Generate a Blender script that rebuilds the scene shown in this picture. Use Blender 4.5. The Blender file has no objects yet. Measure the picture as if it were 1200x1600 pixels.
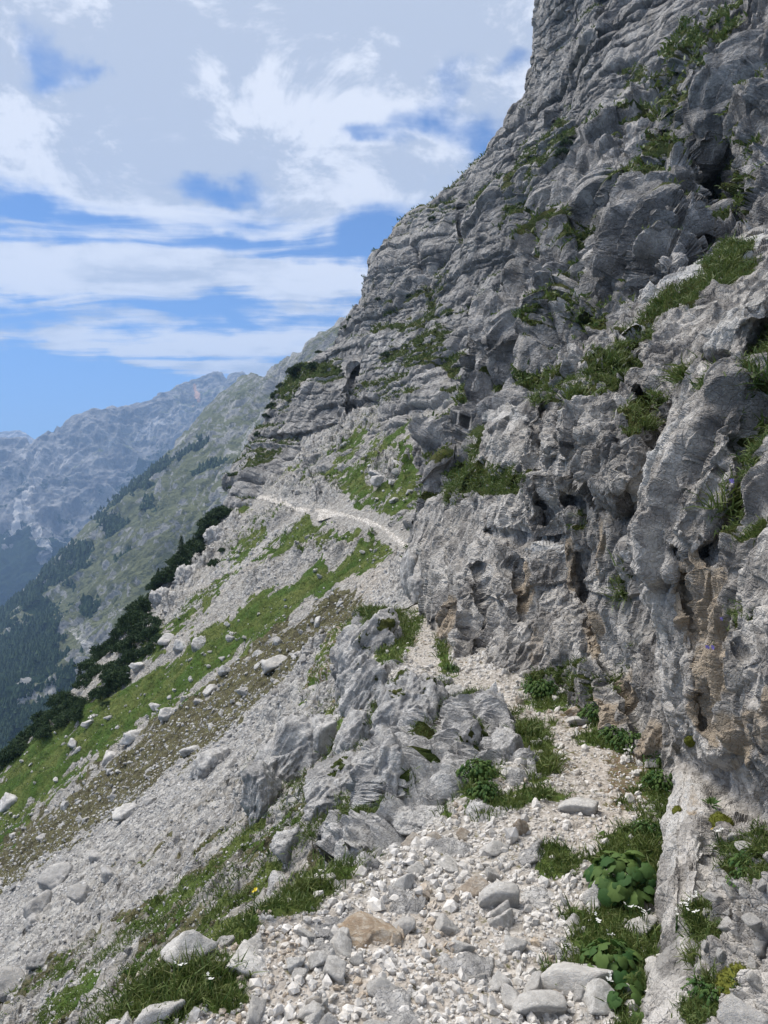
import bpy, bmesh, math, random
import numpy as np
from mathutils import Vector, Matrix, Euler
from concurrent.futures import ThreadPoolExecutor

# ------------------------------------------------------------------ camera, sky, sun, exposure
F = 1155.0          # focal length in units of a 1200 px wide frame
EYE = 1.6
C = bpy.context.scene.collection
sc = bpy.context.scene
cd = bpy.data.cameras.new('camera')
cam = bpy.data.objects.new('camera', cd)
C.objects.link(cam)
cam.location = (0, 0, EYE)
cam.rotation_euler = (math.radians(90), 0, 0)
cd.sensor_fit = 'VERTICAL'
cd.sensor_height = 24.0
cd.lens = 24.0 * F / 1600.0
cd.clip_start = 0.05
cd.clip_end = 60000
sc.camera = cam
sc.view_settings.view_transform = 'Standard'
sc.view_settings.look = 'None'
sc.view_settings.exposure = 0.80
sc.view_settings.gamma = 1.0
sc.cycles.use_denoising = True
sc.cycles.max_bounces = 6
sc.cycles.diffuse_bounces = 4
sc.cycles.volume_bounces = 1
sc.cycles.transparent_max_bounces = 6

SUN_EL, SUN_AZ = 58.0, -62.0     # azimuth clockwise from +Y (view direction); left and ahead of the camera


class NT:
    """small helper to write node trees"""
    def __init__(s, tree):
        s.t = tree
        tree.nodes.clear()

    def n(s, kind, ins=None, **kw):
        nd = s.t.nodes.new(kind)
        for k, v in kw.items():
            setattr(nd, k, v)
        for k, v in (ins or {}).items():
            s.set(nd.inputs[k], v)
        return nd

    def set(s, sock, v):
        if isinstance(v, bpy.types.NodeSocket):
            s.t.links.new(v, sock)
        elif isinstance(v, bpy.types.Node):
            s.t.links.new(v.outputs[0], sock)
        else:
            if isinstance(v, (tuple, list)) and len(v) == 3 and len(sock.default_value) == 4:
                v = (*v, 1)
            sock.default_value = v

    def math(s, op, a, b=None, c=None, clamp=False):
        nd = s.n('ShaderNodeMath', operation=op, use_clamp=clamp)
        s.set(nd.inputs[0], a)
        if b is not None: s.set(nd.inputs[1], b)
        if c is not None: s.set(nd.inputs[2], c)
        return nd.outputs[0]

    def vmath(s, op, a, b=None, out=0):
        nd = s.n('ShaderNodeVectorMath', operation=op)
        s.set(nd.inputs[0], a)
        if b is not None: s.set(nd.inputs[1], b)
        return nd.outputs[out]

    def mix(s, f, a, b, blend='MIX'):
        nd = s.n('ShaderNodeMix', data_type='RGBA', blend_type=blend, clamp_factor=True)
        s.set(nd.inputs[0], f); s.set(nd.inputs[6], a); s.set(nd.inputs[7], b)
        return nd.outputs[2]

    def noise(s, vec, scale, detail=4, rough=.55, dist=0.0):
        nd = s.n('ShaderNodeTexNoise', {'Vector': vec, 'Scale': scale, 'Detail': detail, 'Roughness': rough, 'Distortion': dist})
        return nd.outputs[0]

    def ramp(s, f, a, b, c=0.0, d=1.0):
        nd = s.n('ShaderNodeMapRange', {'Value': f, 'From Min': a, 'From Max': b, 'To Min': c, 'To Max': d}, clamp=True)
        return nd.outputs[0]

    def ss(s, f, a, b, c=0.0, d=1.0):
        nd = s.n('ShaderNodeMapRange', {'Value': f, 'From Min': a, 'From Max': b, 'To Min': c, 'To Max': d}, clamp=True, interpolation_type='SMOOTHSTEP')
        return nd.outputs[0]

    def attr(s, name):
        return s.n('ShaderNodeAttribute', attribute_name=name).outputs['Fac']

    def scaled(s, vec, sx, sy, sz, rot=(0, 0, 0)):
        nd = s.n('ShaderNodeMapping', {'Vector': vec, 'Scale': (sx, sy, sz), 'Rotation': rot})
        return nd.outputs[0]


def srgb(r, g, b):
    f = lambda c: ((c / 255.0 + .055) / 1.055) ** 2.4 if c > 10 else c / 255 / 12.92
    return (f(r), f(g), f(b))


CLOUD_WHITE, CLOUD_GREY = (.56, .575, .61), (.345, .378, .44)


def build_world():
    w = bpy.data.worlds.new('World')
    sc.world = w
    w.use_nodes = True
    t = NT(w.node_tree)
    sky = t.n('ShaderNodeTexSky', sky_type='NISHITA', sun_disc=False, altitude=1600, air_density=1.0, dust_density=0.4, ozone_density=2.0,
              sun_elevation=math.radians(SUN_EL), sun_rotation=math.radians(SUN_AZ))
    skyc = t.vmath('MULTIPLY', sky.outputs[0], (0.038, 0.062, 0.086))
    d = t.n('ShaderNodeTexCoord').outputs['Generated']
    sp = t.n('ShaderNodeSeparateXYZ', {0: d})
    z = t.math('MAXIMUM', sp.outputs[2], 0.0)
    k = t.math('DIVIDE', 1.0, t.math('ADD', z, 0.055))
    u = t.math('MULTIPLY', sp.outputs[0], k)
    v = t.math('MULTIPLY', sp.outputs[1], k)
    p = t.n('ShaderNodeCombineXYZ', {0: u, 1: v, 2: 3.7}).outputs[0]
    # the layer of cloud: large patches, streaks drawn out across the view, puffs; all lie on one flat layer overhead
    wv = t.n('ShaderNodeTexNoise', {'Vector': p, 'Scale': 1.1, 'Detail': 3}).outputs[1]
    pw = t.vmath('ADD', p, t.vmath('MULTIPLY', t.vmath('SUBTRACT', wv, (.5, .5, .5)), (.55, .35, 0)))
    big = t.noise(t.scaled(pw, .55, .50, 1, (0, 0, .15)), 1.0, 4, .55, .2)
    streak = t.noise(t.scaled(pw, .42, 2.5, 1, (0, 0, -.10)), 1.0, 7, .60, .25)
    puff = t.noise(pw, 2.2, 6, .52, .3)
    low = t.ss(sp.outputs[2], .44, .30)
    dens = t.math('ADD', t.math('MULTIPLY', big, .7), t.math('MULTIPLY', puff, .55))
    dens = t.math('ADD', dens, t.math('MULTIPLY', t.math('SUBTRACT', streak, .5), t.math('ADD', .35, t.math('MULTIPLY', low, 1.35))))
    lift = t.ramp(z, .20, .50, .0, .16)
    dens = t.math('ADD', dens, lift)
    hole = None
    wd = t.n('ShaderNodeTexNoise', {'Vector': d, 'Scale': 7.0, 'Detail': 5, 'Roughness': .55}).outputs[1]
    dw = t.vmath('ADD', d, t.vmath('MULTIPLY', t.vmath('SUBTRACT', wd, (.5, .5, .5)), (.17, .17, .13)))
    for (px, py, rx, rz, amp) in [(84, 82, 50, 48, -.34), (150, 90, 18, 40, -.20), (45, 297, 40, 20, -.20), (330, 270, 48, 18, -.24), (560, 210, 40, 14, -.26), (690, 150, 26, 70, -.22), (640, 200, 34, 26, -.20), (740, 215, 50, 30, -.20), (780, 120, 30, 20, -.16), (600, 120, 24, 16, -.14),
                             (500, 395, 150, 28, -.16), (130, 350, 150, 24, -.13), (30, 420, 100, 18, -.12), (610, 370, 60, 30, -.12), (780, 50, 70, 40, .10), (680, 90, 60, 50, .06), (180, 420, 190, 16, .12), (250, 340, 150, 14, .05),
                             (480, 545, 110, 34, .14), (500, 450, 130, 22, .12), (260, 560, 170, 16, .12), (120, 500, 150, 16, .10), (330, 500, 60, 12, -.08), (40, 590, 120, 44, -.24), (150, 640, 240, 44, -.40), (60, 545, 110, 14, -.12), (300, 610, 130, 26, -.18), (60, 20, 80, 40, .05)]:
        vv = Vector(((px - 600) / F, 1, (800 - py) / F)).normalized()
        q = t.vmath('MULTIPLY', t.vmath('SUBTRACT', dw, tuple(vv)), (F / rx * .95, F / rx * .6, F / rz * .95))
        dist = t.vmath('LENGTH', q, out=1)
        g = t.math('MULTIPLY', t.ss(dist, .15, 1.6, 1, 0), amp)
        hole = g if hole is None else t.math('ADD', hole, g)
    dens = t.math('ADD', dens, hole)
    dens = t.math('ADD', dens, t.math('MULTIPLY', t.math('SUBTRACT', t.noise(pw, 5.5, 6, .6, .2), .5), .22))
    cover = t.ss(dens, .47, .73)
    hz = t.ss(sp.outputs[2], .015, .10)
    cover = t.math('MULTIPLY', cover, hz)
    shade = t.noise(t.scaled(pw, .9, 1.7, 1), 1.1, 8, .60, .3)
    shade2 = t.noise(t.scaled(pw, 1.6, 2.4, 1, (0, 0, .5)), 2.1, 7, .60, .3)
    sh = t.math('ADD', t.math('MULTIPLY', shade, .62), t.math('MULTIPLY', shade2, .38))
    s3 = t.n('ShaderNodeTexNoise', {'Vector': t.scaled(d, 1, 1, 1.5), 'Scale': 6.5, 'Detail': 8, 'Roughness': .66, 'Distortion': .4}).outputs[0]
    sh = t.math('ADD', sh, t.math('MULTIPLY', t.math('SUBTRACT', s3, .5), t.math('SUBTRACT', 1.5, t.math('MULTIPLY', low, 1.1))))
    sh = t.math('ADD', sh, t.math('MULTIPLY', low, .05))
    cloudc = t.mix(t.ss(sh, .42, .60), CLOUD_GREY, CLOUD_WHITE)
    col = t.mix(t.math('MULTIPLY', cover, .95), skyc, cloudc)
    bg = t.n('ShaderNodeBackground', {'Color': col, 'Strength': 1.0})
    t.n('ShaderNodeOutputWorld', {'Surface': bg.outputs[0]})


build_world()
ld = bpy.data.lights.new('sun', 'SUN')
ld.energy = 3.7
ld.angle = math.radians(38)
ld.color = (1.0, .945, .87)
sun = bpy.data.objects.new('sun', ld)
C.objects.link(sun)
_e, _a = math.radians(SUN_EL), math.radians(SUN_AZ)
_d = Vector((math.sin(_a) * math.cos(_e), math.cos(_a) * math.cos(_e), math.sin(_e)))
sun.rotation_euler = _d.to_track_quat('Z', 'Y').to_euler()

# ------------------------------------------------------------------ numpy noise
rng = np.random.default_rng(11)
PERM = np.concatenate([rng.permutation(256)] * 3).astype(np.int32)
_g = rng.normal(size=(256, 3)); _g /= np.linalg.norm(_g, axis=1)[:, None]
GRAD = _g.astype(np.float32)
JIT = rng.random((256, 3)).astype(np.float32)
_d2 = rng.normal(size=(256, 3)); _d2 /= np.linalg.norm(_d2, axis=1)[:, None]
DIRS = _d2.astype(np.float32)
RND = rng.random(256).astype(np.float32)
POOL = ThreadPoolExecutor(4)


def chunked(fn):
    def run(P, *a, **k):
        P = np.ascontiguousarray(P, dtype=np.float32).reshape(-1, 3)
        n = len(P)
        if n < 20000:
            return fn(P, *a, **k)
        parts = [P[i:i + 40000] for i in range(0, n, 40000)]
        return np.concatenate(list(POOL.map(lambda q: fn(q, *a, **k), parts)))
    return run


@chunked
def perlin(P):
    i = np.floor(P).astype(np.int32)
    f = P - i
    u = f * f * f * (f * (f * 6 - 15) + 10)
    i &= 255
    r = 0
    xs = (PERM[i[:, 0]], PERM[i[:, 0] + 1])
    for a in (0, 1):
        wx = u[:, 0] if a else 1 - u[:, 0]
        for b in (0, 1):
            h2 = PERM[xs[a] + i[:, 1] + b]
            wy = u[:, 1] if b else 1 - u[:, 1]
            for c in (0, 1):
                h = PERM[h2 + i[:, 2] + c]
                g = GRAD[h]
                wz = u[:, 2] if c else 1 - u[:, 2]
                r = r + wx * wy * wz * (g[:, 0] * (f[:, 0] - a) + g[:, 1] * (f[:, 1] - b) + g[:, 2] * (f[:, 2] - c))
    return r * 1.6


def fbm(P, octs=4, gain=.5, lac=2.03):
    P = np.asarray(P, dtype=np.float32)
    r, a = 0, 1.0
    for k in range(octs):
        r = r + a * perlin(P * np.float32(lac ** k) + np.float32(17.3 * k))
        a *= gain
    return r


def ridged(P, octs=4, gain=.5, lac=2.1):
    r, a = 0, 1.0
    for k in range(octs):
        r = r + a * (1 - 2.2 * np.abs(perlin(np.asarray(P, np.float32) * np.float32(lac ** k) + np.float32(9.1 * k))))
        a *= gain
    return r


@chunked
def facets(P, beta=36.0):
    """angular broken rock: every cell of a jittered lattice is one tilted plane, and neighbouring planes meet in a short steep step.
    columns: height, distance to the cell border"""
    i = np.floor(P).astype(np.int32)
    f = P - i
    n = len(P)
    best = np.full(n, 9e9, np.float32); sec = best.copy(); num = np.zeros(n, np.float32); den = np.full(n, 1e-9, np.float32)
    for a in (-1, 0, 1):
        hx = PERM[(i[:, 0] + a) & 255]
        for b in (-1, 0, 1):
            hy = PERM[hx + ((i[:, 1] + b) & 255)]
            for c in (-1, 0, 1):
                hh = PERM[hy + ((i[:, 2] + c) & 255)]
                j = JIT[hh]
                dx = f[:, 0] - a - j[:, 0]; dy = f[:, 1] - b - j[:, 1]; dz = f[:, 2] - c - j[:, 2]
                d = dx * dx + dy * dy + dz * dz
                g = DIRS[hh]
                hv = g[:, 0] * dx + g[:, 1] * dy + g[:, 2] * dz + (RND[hh] - .5) * .8
                w = np.exp(-beta * d)
                num += w * hv; den += w
                m = d < best
                sec = np.where(m, best, np.minimum(sec, d))
                best = np.where(m, d, best)
    return np.stack([num / den, np.sqrt(sec) - np.sqrt(best)], 1)


def sstep(x, a, b):
    t = np.clip((x - a) / (b - a), 0, 1)
    return t * t * (3 - 2 * t)


def blockh(a, w):
    return a[:, 0]


def keep(lam, h):
    # detail of wavelength lam fades out where the mesh is too coarse to carry it
    return 1.0 if h is None else sstep(lam / h, 1.6, 4.0)


def rock_disp(P, s, stretch=(1, 1, 1), rot=None, f1=.30, f2=.14, f3=.06, big=.5, crack=.10, rough=.014, flute=0.0, h=None):
    """displacement in units of s"""
    Q = np.asarray(P, np.float32)
    if rot is not None:
        Q = Q @ np.array(rot, np.float32).T
    Q = Q * np.array(stretch, np.float32) / s
    w = np.stack([perlin(Q * .9 + 3), perlin(Q * .9 + 41), perlin(Q * .9 + 77)], 1)
    Qw = Q + w * .22
    d = big * fbm(Q * .33, 3)
    a = facets(Qw)
    d = d + (f1 * blockh(a, .10) - crack * np.exp(-(a[:, 1] / .05) ** 2) * sstep(w[:, 0], -.1, .35)) * keep(s, h)
    w2 = np.stack([perlin(Q * 3.1 + 5), perlin(Q * 3.1 + 31), perlin(Q * 3.1 + 57)], 1)
    b = facets(Qw * 2.9 + w2 * .22 + 9)
    d = d + (f2 * blockh(b, .12) - crack * .3 * np.exp(-(b[:, 1] / .07) ** 2) * sstep(w[:, 1], -.1, .35)) * keep(s / 2.9, h)
    if f3:
        c = facets(Qw * 8.3 + 4)
        d = d + f3 * blockh(c, .2) * keep(s / 8.3, h)
    d = d + rough * fbm(Q * 6, 4, .5) * keep(s / 12, h)
    if flute:
        Qf = Q * np.array([2.6, 2.6, .45], np.float32)
        d = d + flute * ridged(Qf + w * .5, 3) * keep(s / 5, h)
    return d


# ------------------------------------------------------------------ small maths
def unproj(px, py, Y):
    px, py, Y = np.broadcast_arrays(np.asarray(px, float), np.asarray(py, float), np.asarray(Y, float))
    return np.stack([(px - 600) / F * Y, Y, EYE - (py - 800) / F * Y], -1)


def proj(P):
    Y = np.maximum(P[..., 1], .05)
    return 600 + F * P[..., 0] / Y, 800 - F * (P[..., 2] - EYE) / Y


class TPS:
    def __init__(s, pts, vals):
        X = np.asarray(pts, float); s.X = X; n = len(X)
        K = s.k(np.linalg.norm(X[:, None] - X[None], axis=2))
        K += np.eye(n) * 1e-3
        A = np.zeros((n + 3, n + 3)); A[:n, :n] = K; A[:n, n] = 1; A[:n, n + 1:] = X; A[n, :n] = 1; A[n + 1:, :n] = X.T
        s.w = np.linalg.solve(A, np.concatenate([np.asarray(vals, float), np.zeros(3)]))

    @staticmethod
    def k(r):
        return np.where(r > 1e-9, r * r * np.log(np.maximum(r, 1e-9)), 0)

    def __call__(s, x, y):
        sh = np.shape(x); Q = np.stack([np.ravel(x), np.ravel(y)], 1); out = np.empty(len(Q)); n = len(s.X)
        for i in range(0, len(Q), 50000):
            q = Q[i:i + 50000]
            r = np.sqrt((q[:, None, 0] - s.X[None, :, 0]) ** 2 + (q[:, None, 1] - s.X[None, :, 1]) ** 2)
            out[i:i + 50000] = s.k(r) @ s.w[:n] + s.w[n] + q @ s.w[n + 1:]
        return out.reshape(sh)


def polydist(px, py, line):
    """distance to a polyline and the position along it, 0..1"""
    best = np.full(np.shape(px), 1e9); tt = np.zeros(np.shape(px)); L = len(line) - 1
    for k in range(L):
        (x0, y0), (x1, y1) = line[k][:2], line[k + 1][:2]
        dx, dy = x1 - x0, y1 - y0
        t = np.clip(((px - x0) * dx + (py - y0) * dy) / (dx * dx + dy * dy + 1e-9), 0, 1)
        d = np.hypot(px - x0 - t * dx, py - y0 - t * dy)
        m = d < best
        best = np.where(m, d, best); tt = np.where(m, (k + t) / L, tt)
    return best, tt


def blobmask(px, py, blobs, nz, ragged=.55):
    """soft union of measured ellipses (x, y, rx, ry, degrees[, strength]) with a ragged edge"""
    m = np.zeros(np.shape(px))
    for b in blobs:
        x, y, rx, ry, a = b[:5]; s = b[5] if len(b) > 5 else 1
        c, sn = math.cos(math.radians(a)), math.sin(math.radians(a))
        u = ((px - x) * c - (py - y) * sn) / rx; v = ((px - x) * sn + (py - y) * c) / ry
        m = np.maximum(m, s * sstep(1.35 - np.sqrt(u * u + v * v) + ragged * nz, .05, .55))
    return m


# ------------------------------------------------------------------ mesh helpers
def mesh_from(name, V, Fa, mat=None, attrs=None, smooth=True, parent=None):
    me = bpy.data.meshes.new(name)
    V = np.ascontiguousarray(V, np.float32).reshape(-1, 3)
    Fa = np.ascontiguousarray(Fa, np.int32)
    me.vertices.add(len(V)); me.vertices.foreach_set('co', V.ravel())
    k = Fa.shape[1]
    me.loops.add(Fa.size); me.loops.foreach_set('vertex_index', Fa.ravel())
    me.polygons.add(len(Fa)); me.polygons.foreach_set('loop_start', np.arange(0, Fa.size, k, dtype=np.int32))
    me.polygons.foreach_set('use_smooth', np.full(len(Fa), smooth))
    for an, av in (attrs or {}).items():
        at = me.attributes.new(an, 'FLOAT', 'POINT')
        at.data.foreach_set('value', np.ascontiguousarray(av, np.float32).ravel())
    me.update(calc_edges=True)
    if mat: me.materials.append(mat)
    ob = bpy.data.objects.new(name, me)
    C.objects.link(ob)
    if parent: ob.parent = parent
    return ob


def grid_faces(nr, nc, flip=False):
    i = np.arange(nr - 1)[:, None] * nc + np.arange(nc - 1)[None]
    q = np.stack([i, i + 1, i + nc + 1, i + nc], -1).reshape(-1, 4)
    return q[:, ::-1] if flip else q


def grid_normals(G):
    dr = np.gradient(G, axis=0); dc = np.gradient(G, axis=1)
    n = np.cross(dr, dc)
    return n / np.maximum(np.linalg.norm(n, axis=2, keepdims=True), 1e-9)


def tag(o, label=None, cat=None, group=None, kind=None):
    if label: o['label'] = label
    if cat: o['category'] = cat
    if group: o['group'] = group
    if kind: o['kind'] = kind
    return o


def empty(name, loc, rot=(0, 0, 0), scale=1):
    o = bpy.data.objects.new(name, None)
    C.objects.link(o)
    o.location = loc; o.rotation_euler = rot
    o.scale = (scale,) * 3 if not hasattr(scale, '__len__') else scale
    return o


def copy_tree(o, parent=None):
    c = o.copy(); C.objects.link(c); c.parent = parent
    for ch in list(o.children):
        copy_tree(ch, c)
    return c


# ------------------------------------------------------------------ materials
def new_mat(name):
    m = bpy.data.materials.new(name); m.use_nodes = True
    return m, NT(m.node_tree)


def finish(t, col, rough=.9, normal=None, spec=.25):
    b = t.n('ShaderNodeBsdfPrincipled', {'Base Color': col, 'Roughness': rough, 'Specular IOR Level': spec})
    if normal is not None: t.set(b.inputs['Normal'], normal)
    t.n('ShaderNodeOutputMaterial', {'Surface': b.outputs[0]})
    return b


def rock_mat(name, s, dark=(.13, .135, .15), mid=(.27, .27, .28), light=(.47, .46, .45), veg=(.055, .085, .018), veg2=(.12, .125, .035),
             och=(.33, .26, .18), bump=1.0, tinted=False, streak=.5, grain=1.0):
    """weathered limestone; s = size in metres of its main blocks; attributes: veg, och, pale, dark"""
    m, t = new_mat(name)
    if tinted:
        tc = t.n('ShaderNodeTexCoord').outputs['Object']
        r = t.n('ShaderNodeObjectInfo').outputs['Random']
        p = t.vmath('ADD', tc, t.n('ShaderNodeCombineXYZ', {0: t.math('MULTIPLY', r, 57.0), 1: t.math('MULTIPLY', r, 23.0), 2: r}).outputs[0])
    else:
        p = t.n('ShaderNodeNewGeometry').outputs['Position']
    a = t.noise(p, .45 / s, 4, .6, .4)
    b = t.noise(p, 2.6 / s, 6, .68, 0)
    c = t.noise(p, 14.0 / s, 5, .7, 0)
    st = t.noise(t.scaled(p, 2.2 / s, 2.2 / s, .22 / s), 1.0, 4, .6, .5)
    v1 = t.n('ShaderNodeTexVoronoi', {'Vector': t.vmath('ADD', p, t.vmath('MULTIPLY', t.n('ShaderNodeTexNoise', {'Vector': p, 'Scale': 3 / s}).outputs[1], (.12 * s,) * 3)), 'Scale': 3.2 / s}, feature='F1')
    cell = t.n('ShaderNodeSeparateXYZ', {0: v1.outputs['Color']}).outputs[0]
    f = t.math('ADD', t.math('MULTIPLY', a, .45), t.math('MULTIPLY', b, .45))
    f = t.math('ADD', f, t.math('MULTIPLY', cell, .12))
    col = t.mix(t.ss(f, .36, .60), dark, mid)
    col = t.mix(t.ss(t.math('ADD', f, t.math('MULTIPLY', c, .3)), .60, .82), col, light)
    # dark water streaks and lichen, specks
    if streak:
        col = t.mix(t.math('MULTIPLY', t.ss(st, .54, .68), streak), col, (.10, .10, .105))
        st2 = t.noise(t.scaled(p, 1.7 / s, 1.7 / s, .3 / s, (0, 0, 1)), 1.3, 4, .6, .5)
        col = t.mix(t.math('MULTIPLY', t.ss(st2, .56, .70), streak * .6), col, (.40, .365, .315))
    speck = t.ss(t.noise(p, 42.0 / s, 3, .7), .58, .70)
    col = t.mix(t.math('MULTIPLY', speck, .45 * grain), col, (.085, .085, .09))
    speck2 = t.ss(t.noise(t.vmath('ADD', p, (3, 5, 9)), 30.0 / s, 3, .7), .58, .68)
    col = t.mix(t.math('MULTIPLY', speck2, .45 * grain), col, (.55, .54, .53))
    oa = t.attr('och')
    on = t.noise(p, 1.8 / s, 5, .65, .6)
    col = t.mix(t.ss(t.math('ADD', oa, t.math('MULTIPLY', t.math('SUBTRACT', on, .5), 1.6)), .42, .85), col, t.mix(c, och, (.45, .39, .32)))
    da = t.attr('dark')
    col = t.mix(t.math('MULTIPLY', da, .75), col, (.07, .068, .065))
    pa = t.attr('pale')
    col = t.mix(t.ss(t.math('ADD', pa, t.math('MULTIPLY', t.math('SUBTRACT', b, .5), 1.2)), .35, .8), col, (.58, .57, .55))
    if tinted:
        tv = t.math('ADD', t.attr('tint'), t.math('MULTIPLY', r, .999))
        col = t.mix(t.ramp(tv, 0, 1, 0, .55), col, t.mix(t.ss(t.noise(p, 9.0 / s, 2), .4, .6), (.55, .51, .455), (.46, .455, .45)))
    va = t.attr('veg')
    vn = t.noise(p, 3.5 / s, 5, .7, .3)
    vf = t.ss(t.math('ADD', va, t.math('MULTIPLY', t.math('SUBTRACT', vn, .5), 1.3)), .46, .60)
    vcol = t.mix(t.ss(t.noise(p, 1.3 / s, 4, .6), .38, .62), veg, veg2)
    vcol = t.mix(t.math('MULTIPLY', c, .5), vcol, (.028, .045, .012))
    col = t.mix(vf, col, vcol)
    h = t.math('ADD', t.math('MULTIPLY', t.noise(p, 7.0 / s, 8, .70, 0), .6), t.math('MULTIPLY', b, .4))
    v3 = t.n('ShaderNodeTexVoronoi', {'Vector': p, 'Scale': 10.0 / s})
    h = t.math('ADD', h, t.math('MULTIPLY', cell, .16))
    h = t.math('ADD', h, t.math('MULTIPLY', t.n('ShaderNodeSeparateXYZ', {0: v3.outputs['Color']}).outputs[0], .09))
    v2 = t.n('ShaderNodeTexVoronoi', {'Vector': t.vmath('ADD', p, t.vmath('MULTIPLY', t.n('ShaderNodeTexNoise', {'Vector': p, 'Scale': 9 / s}).outputs[1], (.12 * s,) * 3)), 'Scale': 9.0 / s}, feature='DISTANCE_TO_EDGE')
    h = t.math('ADD', h, t.math('MULTIPLY', t.ss(v2.outputs['Distance'], 0, .12), .10))
    h = t.math('ADD', h, t.math('MULTIPLY', vf, t.math('MULTIPLY', t.noise(p, 45.0 / s, 3, .7), .5)))
    bp = t.n('ShaderNodeBump', {'Height': h, 'Strength': 1.0, 'Distance': .20 * s * bump})
    finish(t, col, .92, bp.outputs[0], .15)
    return m


def ground_mat(name, s, fine=None, base=(.285, .27, .245), base2=(.41, .40, .38), earth=(.075, .068, .042), veg=(.055, .100, .020), veg2=(.115, .135, .042), tintw=.5):
    """stony ground; s = size in metres of the stones it shows; attributes: veg, earth, scree, warm, rock"""
    m, t = new_mat(name)
    p = t.n('ShaderNodeNewGeometry').outputs['Position']
    pw = t.vmath('ADD', p, t.vmath('MULTIPLY', t.n('ShaderNodeTexNoise', {'Vector': p, 'Scale': 1.2 / s, 'Detail': 2}).outputs[1], (.6 * s,) * 3))
    va = t.n('ShaderNodeTexVoronoi', {'Vector': pw, 'Scale': 1.0 / s, 'Randomness': 1.0})
    vb = t.n('ShaderNodeTexVoronoi', {'Vector': pw, 'Scale': 2.7 / s, 'Randomness': 1.0})
    ca = t.n('ShaderNodeSeparateXYZ', {0: va.outputs['Color']}).outputs[0]
    cb = t.n('ShaderNodeSeparateXYZ', {0: vb.outputs['Color']}).outputs[0]
    n1 = t.noise(p, .22 / s, 5, .65, .4)
    n2 = t.noise(p, 1.4 / s, 5, .7, .2)
    st = t.math('ADD', t.math('MULTIPLY', ca, .5), t.math('MULTIPLY', cb, .5))
    col = t.mix(t.ramp(st, .15, .85), base, base2)
    col = t.mix(t.math('MULTIPLY', t.ss(n2, .42, .60), .6), col, (.24, .235, .225))
    gap = t.ss(va.outputs['Distance'], .38, .62)
    col = t.mix(t.math('MULTIPLY', gap, .55), col, (.13, .115, .095))
    warm = t.attr('warm')
    col = t.mix(t.math('MULTIPLY', warm, t.ramp(n2, .3, .6, .3, .8)), col, (.47, .41, .35))
    if fine:
        vf_ = t.n('ShaderNodeTexVoronoi', {'Vector': p, 'Scale': 1.0 / fine})
        cf = t.n('ShaderNodeSeparateXYZ', {0: vf_.outputs['Color']}).outputs[0]
        nf = t.noise(p, .8 / fine, 5, .7)
        col = t.mix(.55, col, t.mix(t.ss(cf, .2, .9), (.22, .21, .195), (.50, .485, .46)))
    scree = t.attr('scree')
    col = t.mix(t.math('MULTIPLY', t.ss(t.math('ADD', scree, t.math('MULTIPLY', t.math('SUBTRACT', n2, .5), .6)), .35, .65), .75), col,
                t.mix(t.ss(t.math('ADD', t.math('MULTIPLY', cb, .5), t.math('MULTIPLY', cf if fine else ca, .5)), .2, .8), (.23, .225, .22), (.46, .45, .43)))
    ea = t.attr('earth')
    ef = t.ss(t.math('ADD', ea, t.math('MULTIPLY', t.math('SUBTRACT', t.math('ADD', t.math('MULTIPLY', ca, .5), t.math('MULTIPLY', n2, .6)), .55), 1.5)), .40, .62)
    col = t.mix(ef, col, t.mix(t.ss(n2, .4, .6), earth, (.12, .115, .06)))
    vv = t.attr('veg')
    vf = t.ss(t.math('ADD', vv, t.math('MULTIPLY', t.math('SUBTRACT', t.math('ADD', t.math('MULTIPLY', n1, .5), t.math('MULTIPLY', t.math('ADD', n2, ca), .28)), .53), 2.0)), .44, .58)
    vc = t.mix(t.ss(n1, .40, .62), veg, veg2)
    vc = t.mix(t.math('MULTIPLY', t.ss(t.noise(p, 3.5 / s, 4, .7), .42, .66), .7), vc, (.04, .06, .014))
    col = t.mix(vf, col, vc)
    if fine:
        vf = t.ss(t.math('ADD', vf, t.math('MULTIPLY', t.math('SUBTRACT', nf, .5), 1.2)), .3, .7)
        col = t.mix(vf, col, vc)
    h = t.math('SUBTRACT', t.math('MULTIPLY', n2, .8), t.math('MULTIPLY', va.outputs['Distance'], .8))
    if fine:
        h = t.math('ADD', h, t.math('MULTIPLY', t.math('SUBTRACT', nf, vf_.outputs['Distance']), .25))
    h = t.math('SUBTRACT', h, t.math('MULTIPLY', vb.outputs['Distance'], .35))
    h = t.math('MULTIPLY', h, t.math('SUBTRACT', 1.0, t.math('MULTIPLY', vf, .5)))
    h = t.math('ADD', h, t.math('MULTIPLY', t.noise(p, 6.0 / s, 5, .7), .3))
    bp = t.n('ShaderNodeBump', {'Height': h, 'Strength': 1.0, 'Distance': .4 * s})
    finish(t, col, .95, bp.outputs[0], .1)
    return m


def leaf_mat(name, a, b, tip=None, trans=.25, rough=.6):
    m, t = new_mat(name)
    r = t.n('ShaderNodeObjectInfo').outputs['Random']
    f = t.math('FRACT', t.math('ADD', t.attr('tint'), t.math('MULTIPLY', r, .6)))
    col = t.mix(f, a, b)
    if tip:
        col = t.mix(t.math('MULTIPLY', t.attr('tip'), .8), col, tip)
    bs = t.n('ShaderNodeBsdfPrincipled', {'Base Color': col, 'Roughness': rough, 'Specular IOR Level': .3})
    tr = t.n('ShaderNodeBsdfTranslucent', {'Color': col})
    mx = t.n('ShaderNodeMixShader', {0: trans, 1: bs.outputs[0], 2: tr.outputs[0]})
    t.n('ShaderNodeOutputMaterial', {'Surface': mx.outputs[0]})
    return m


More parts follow.
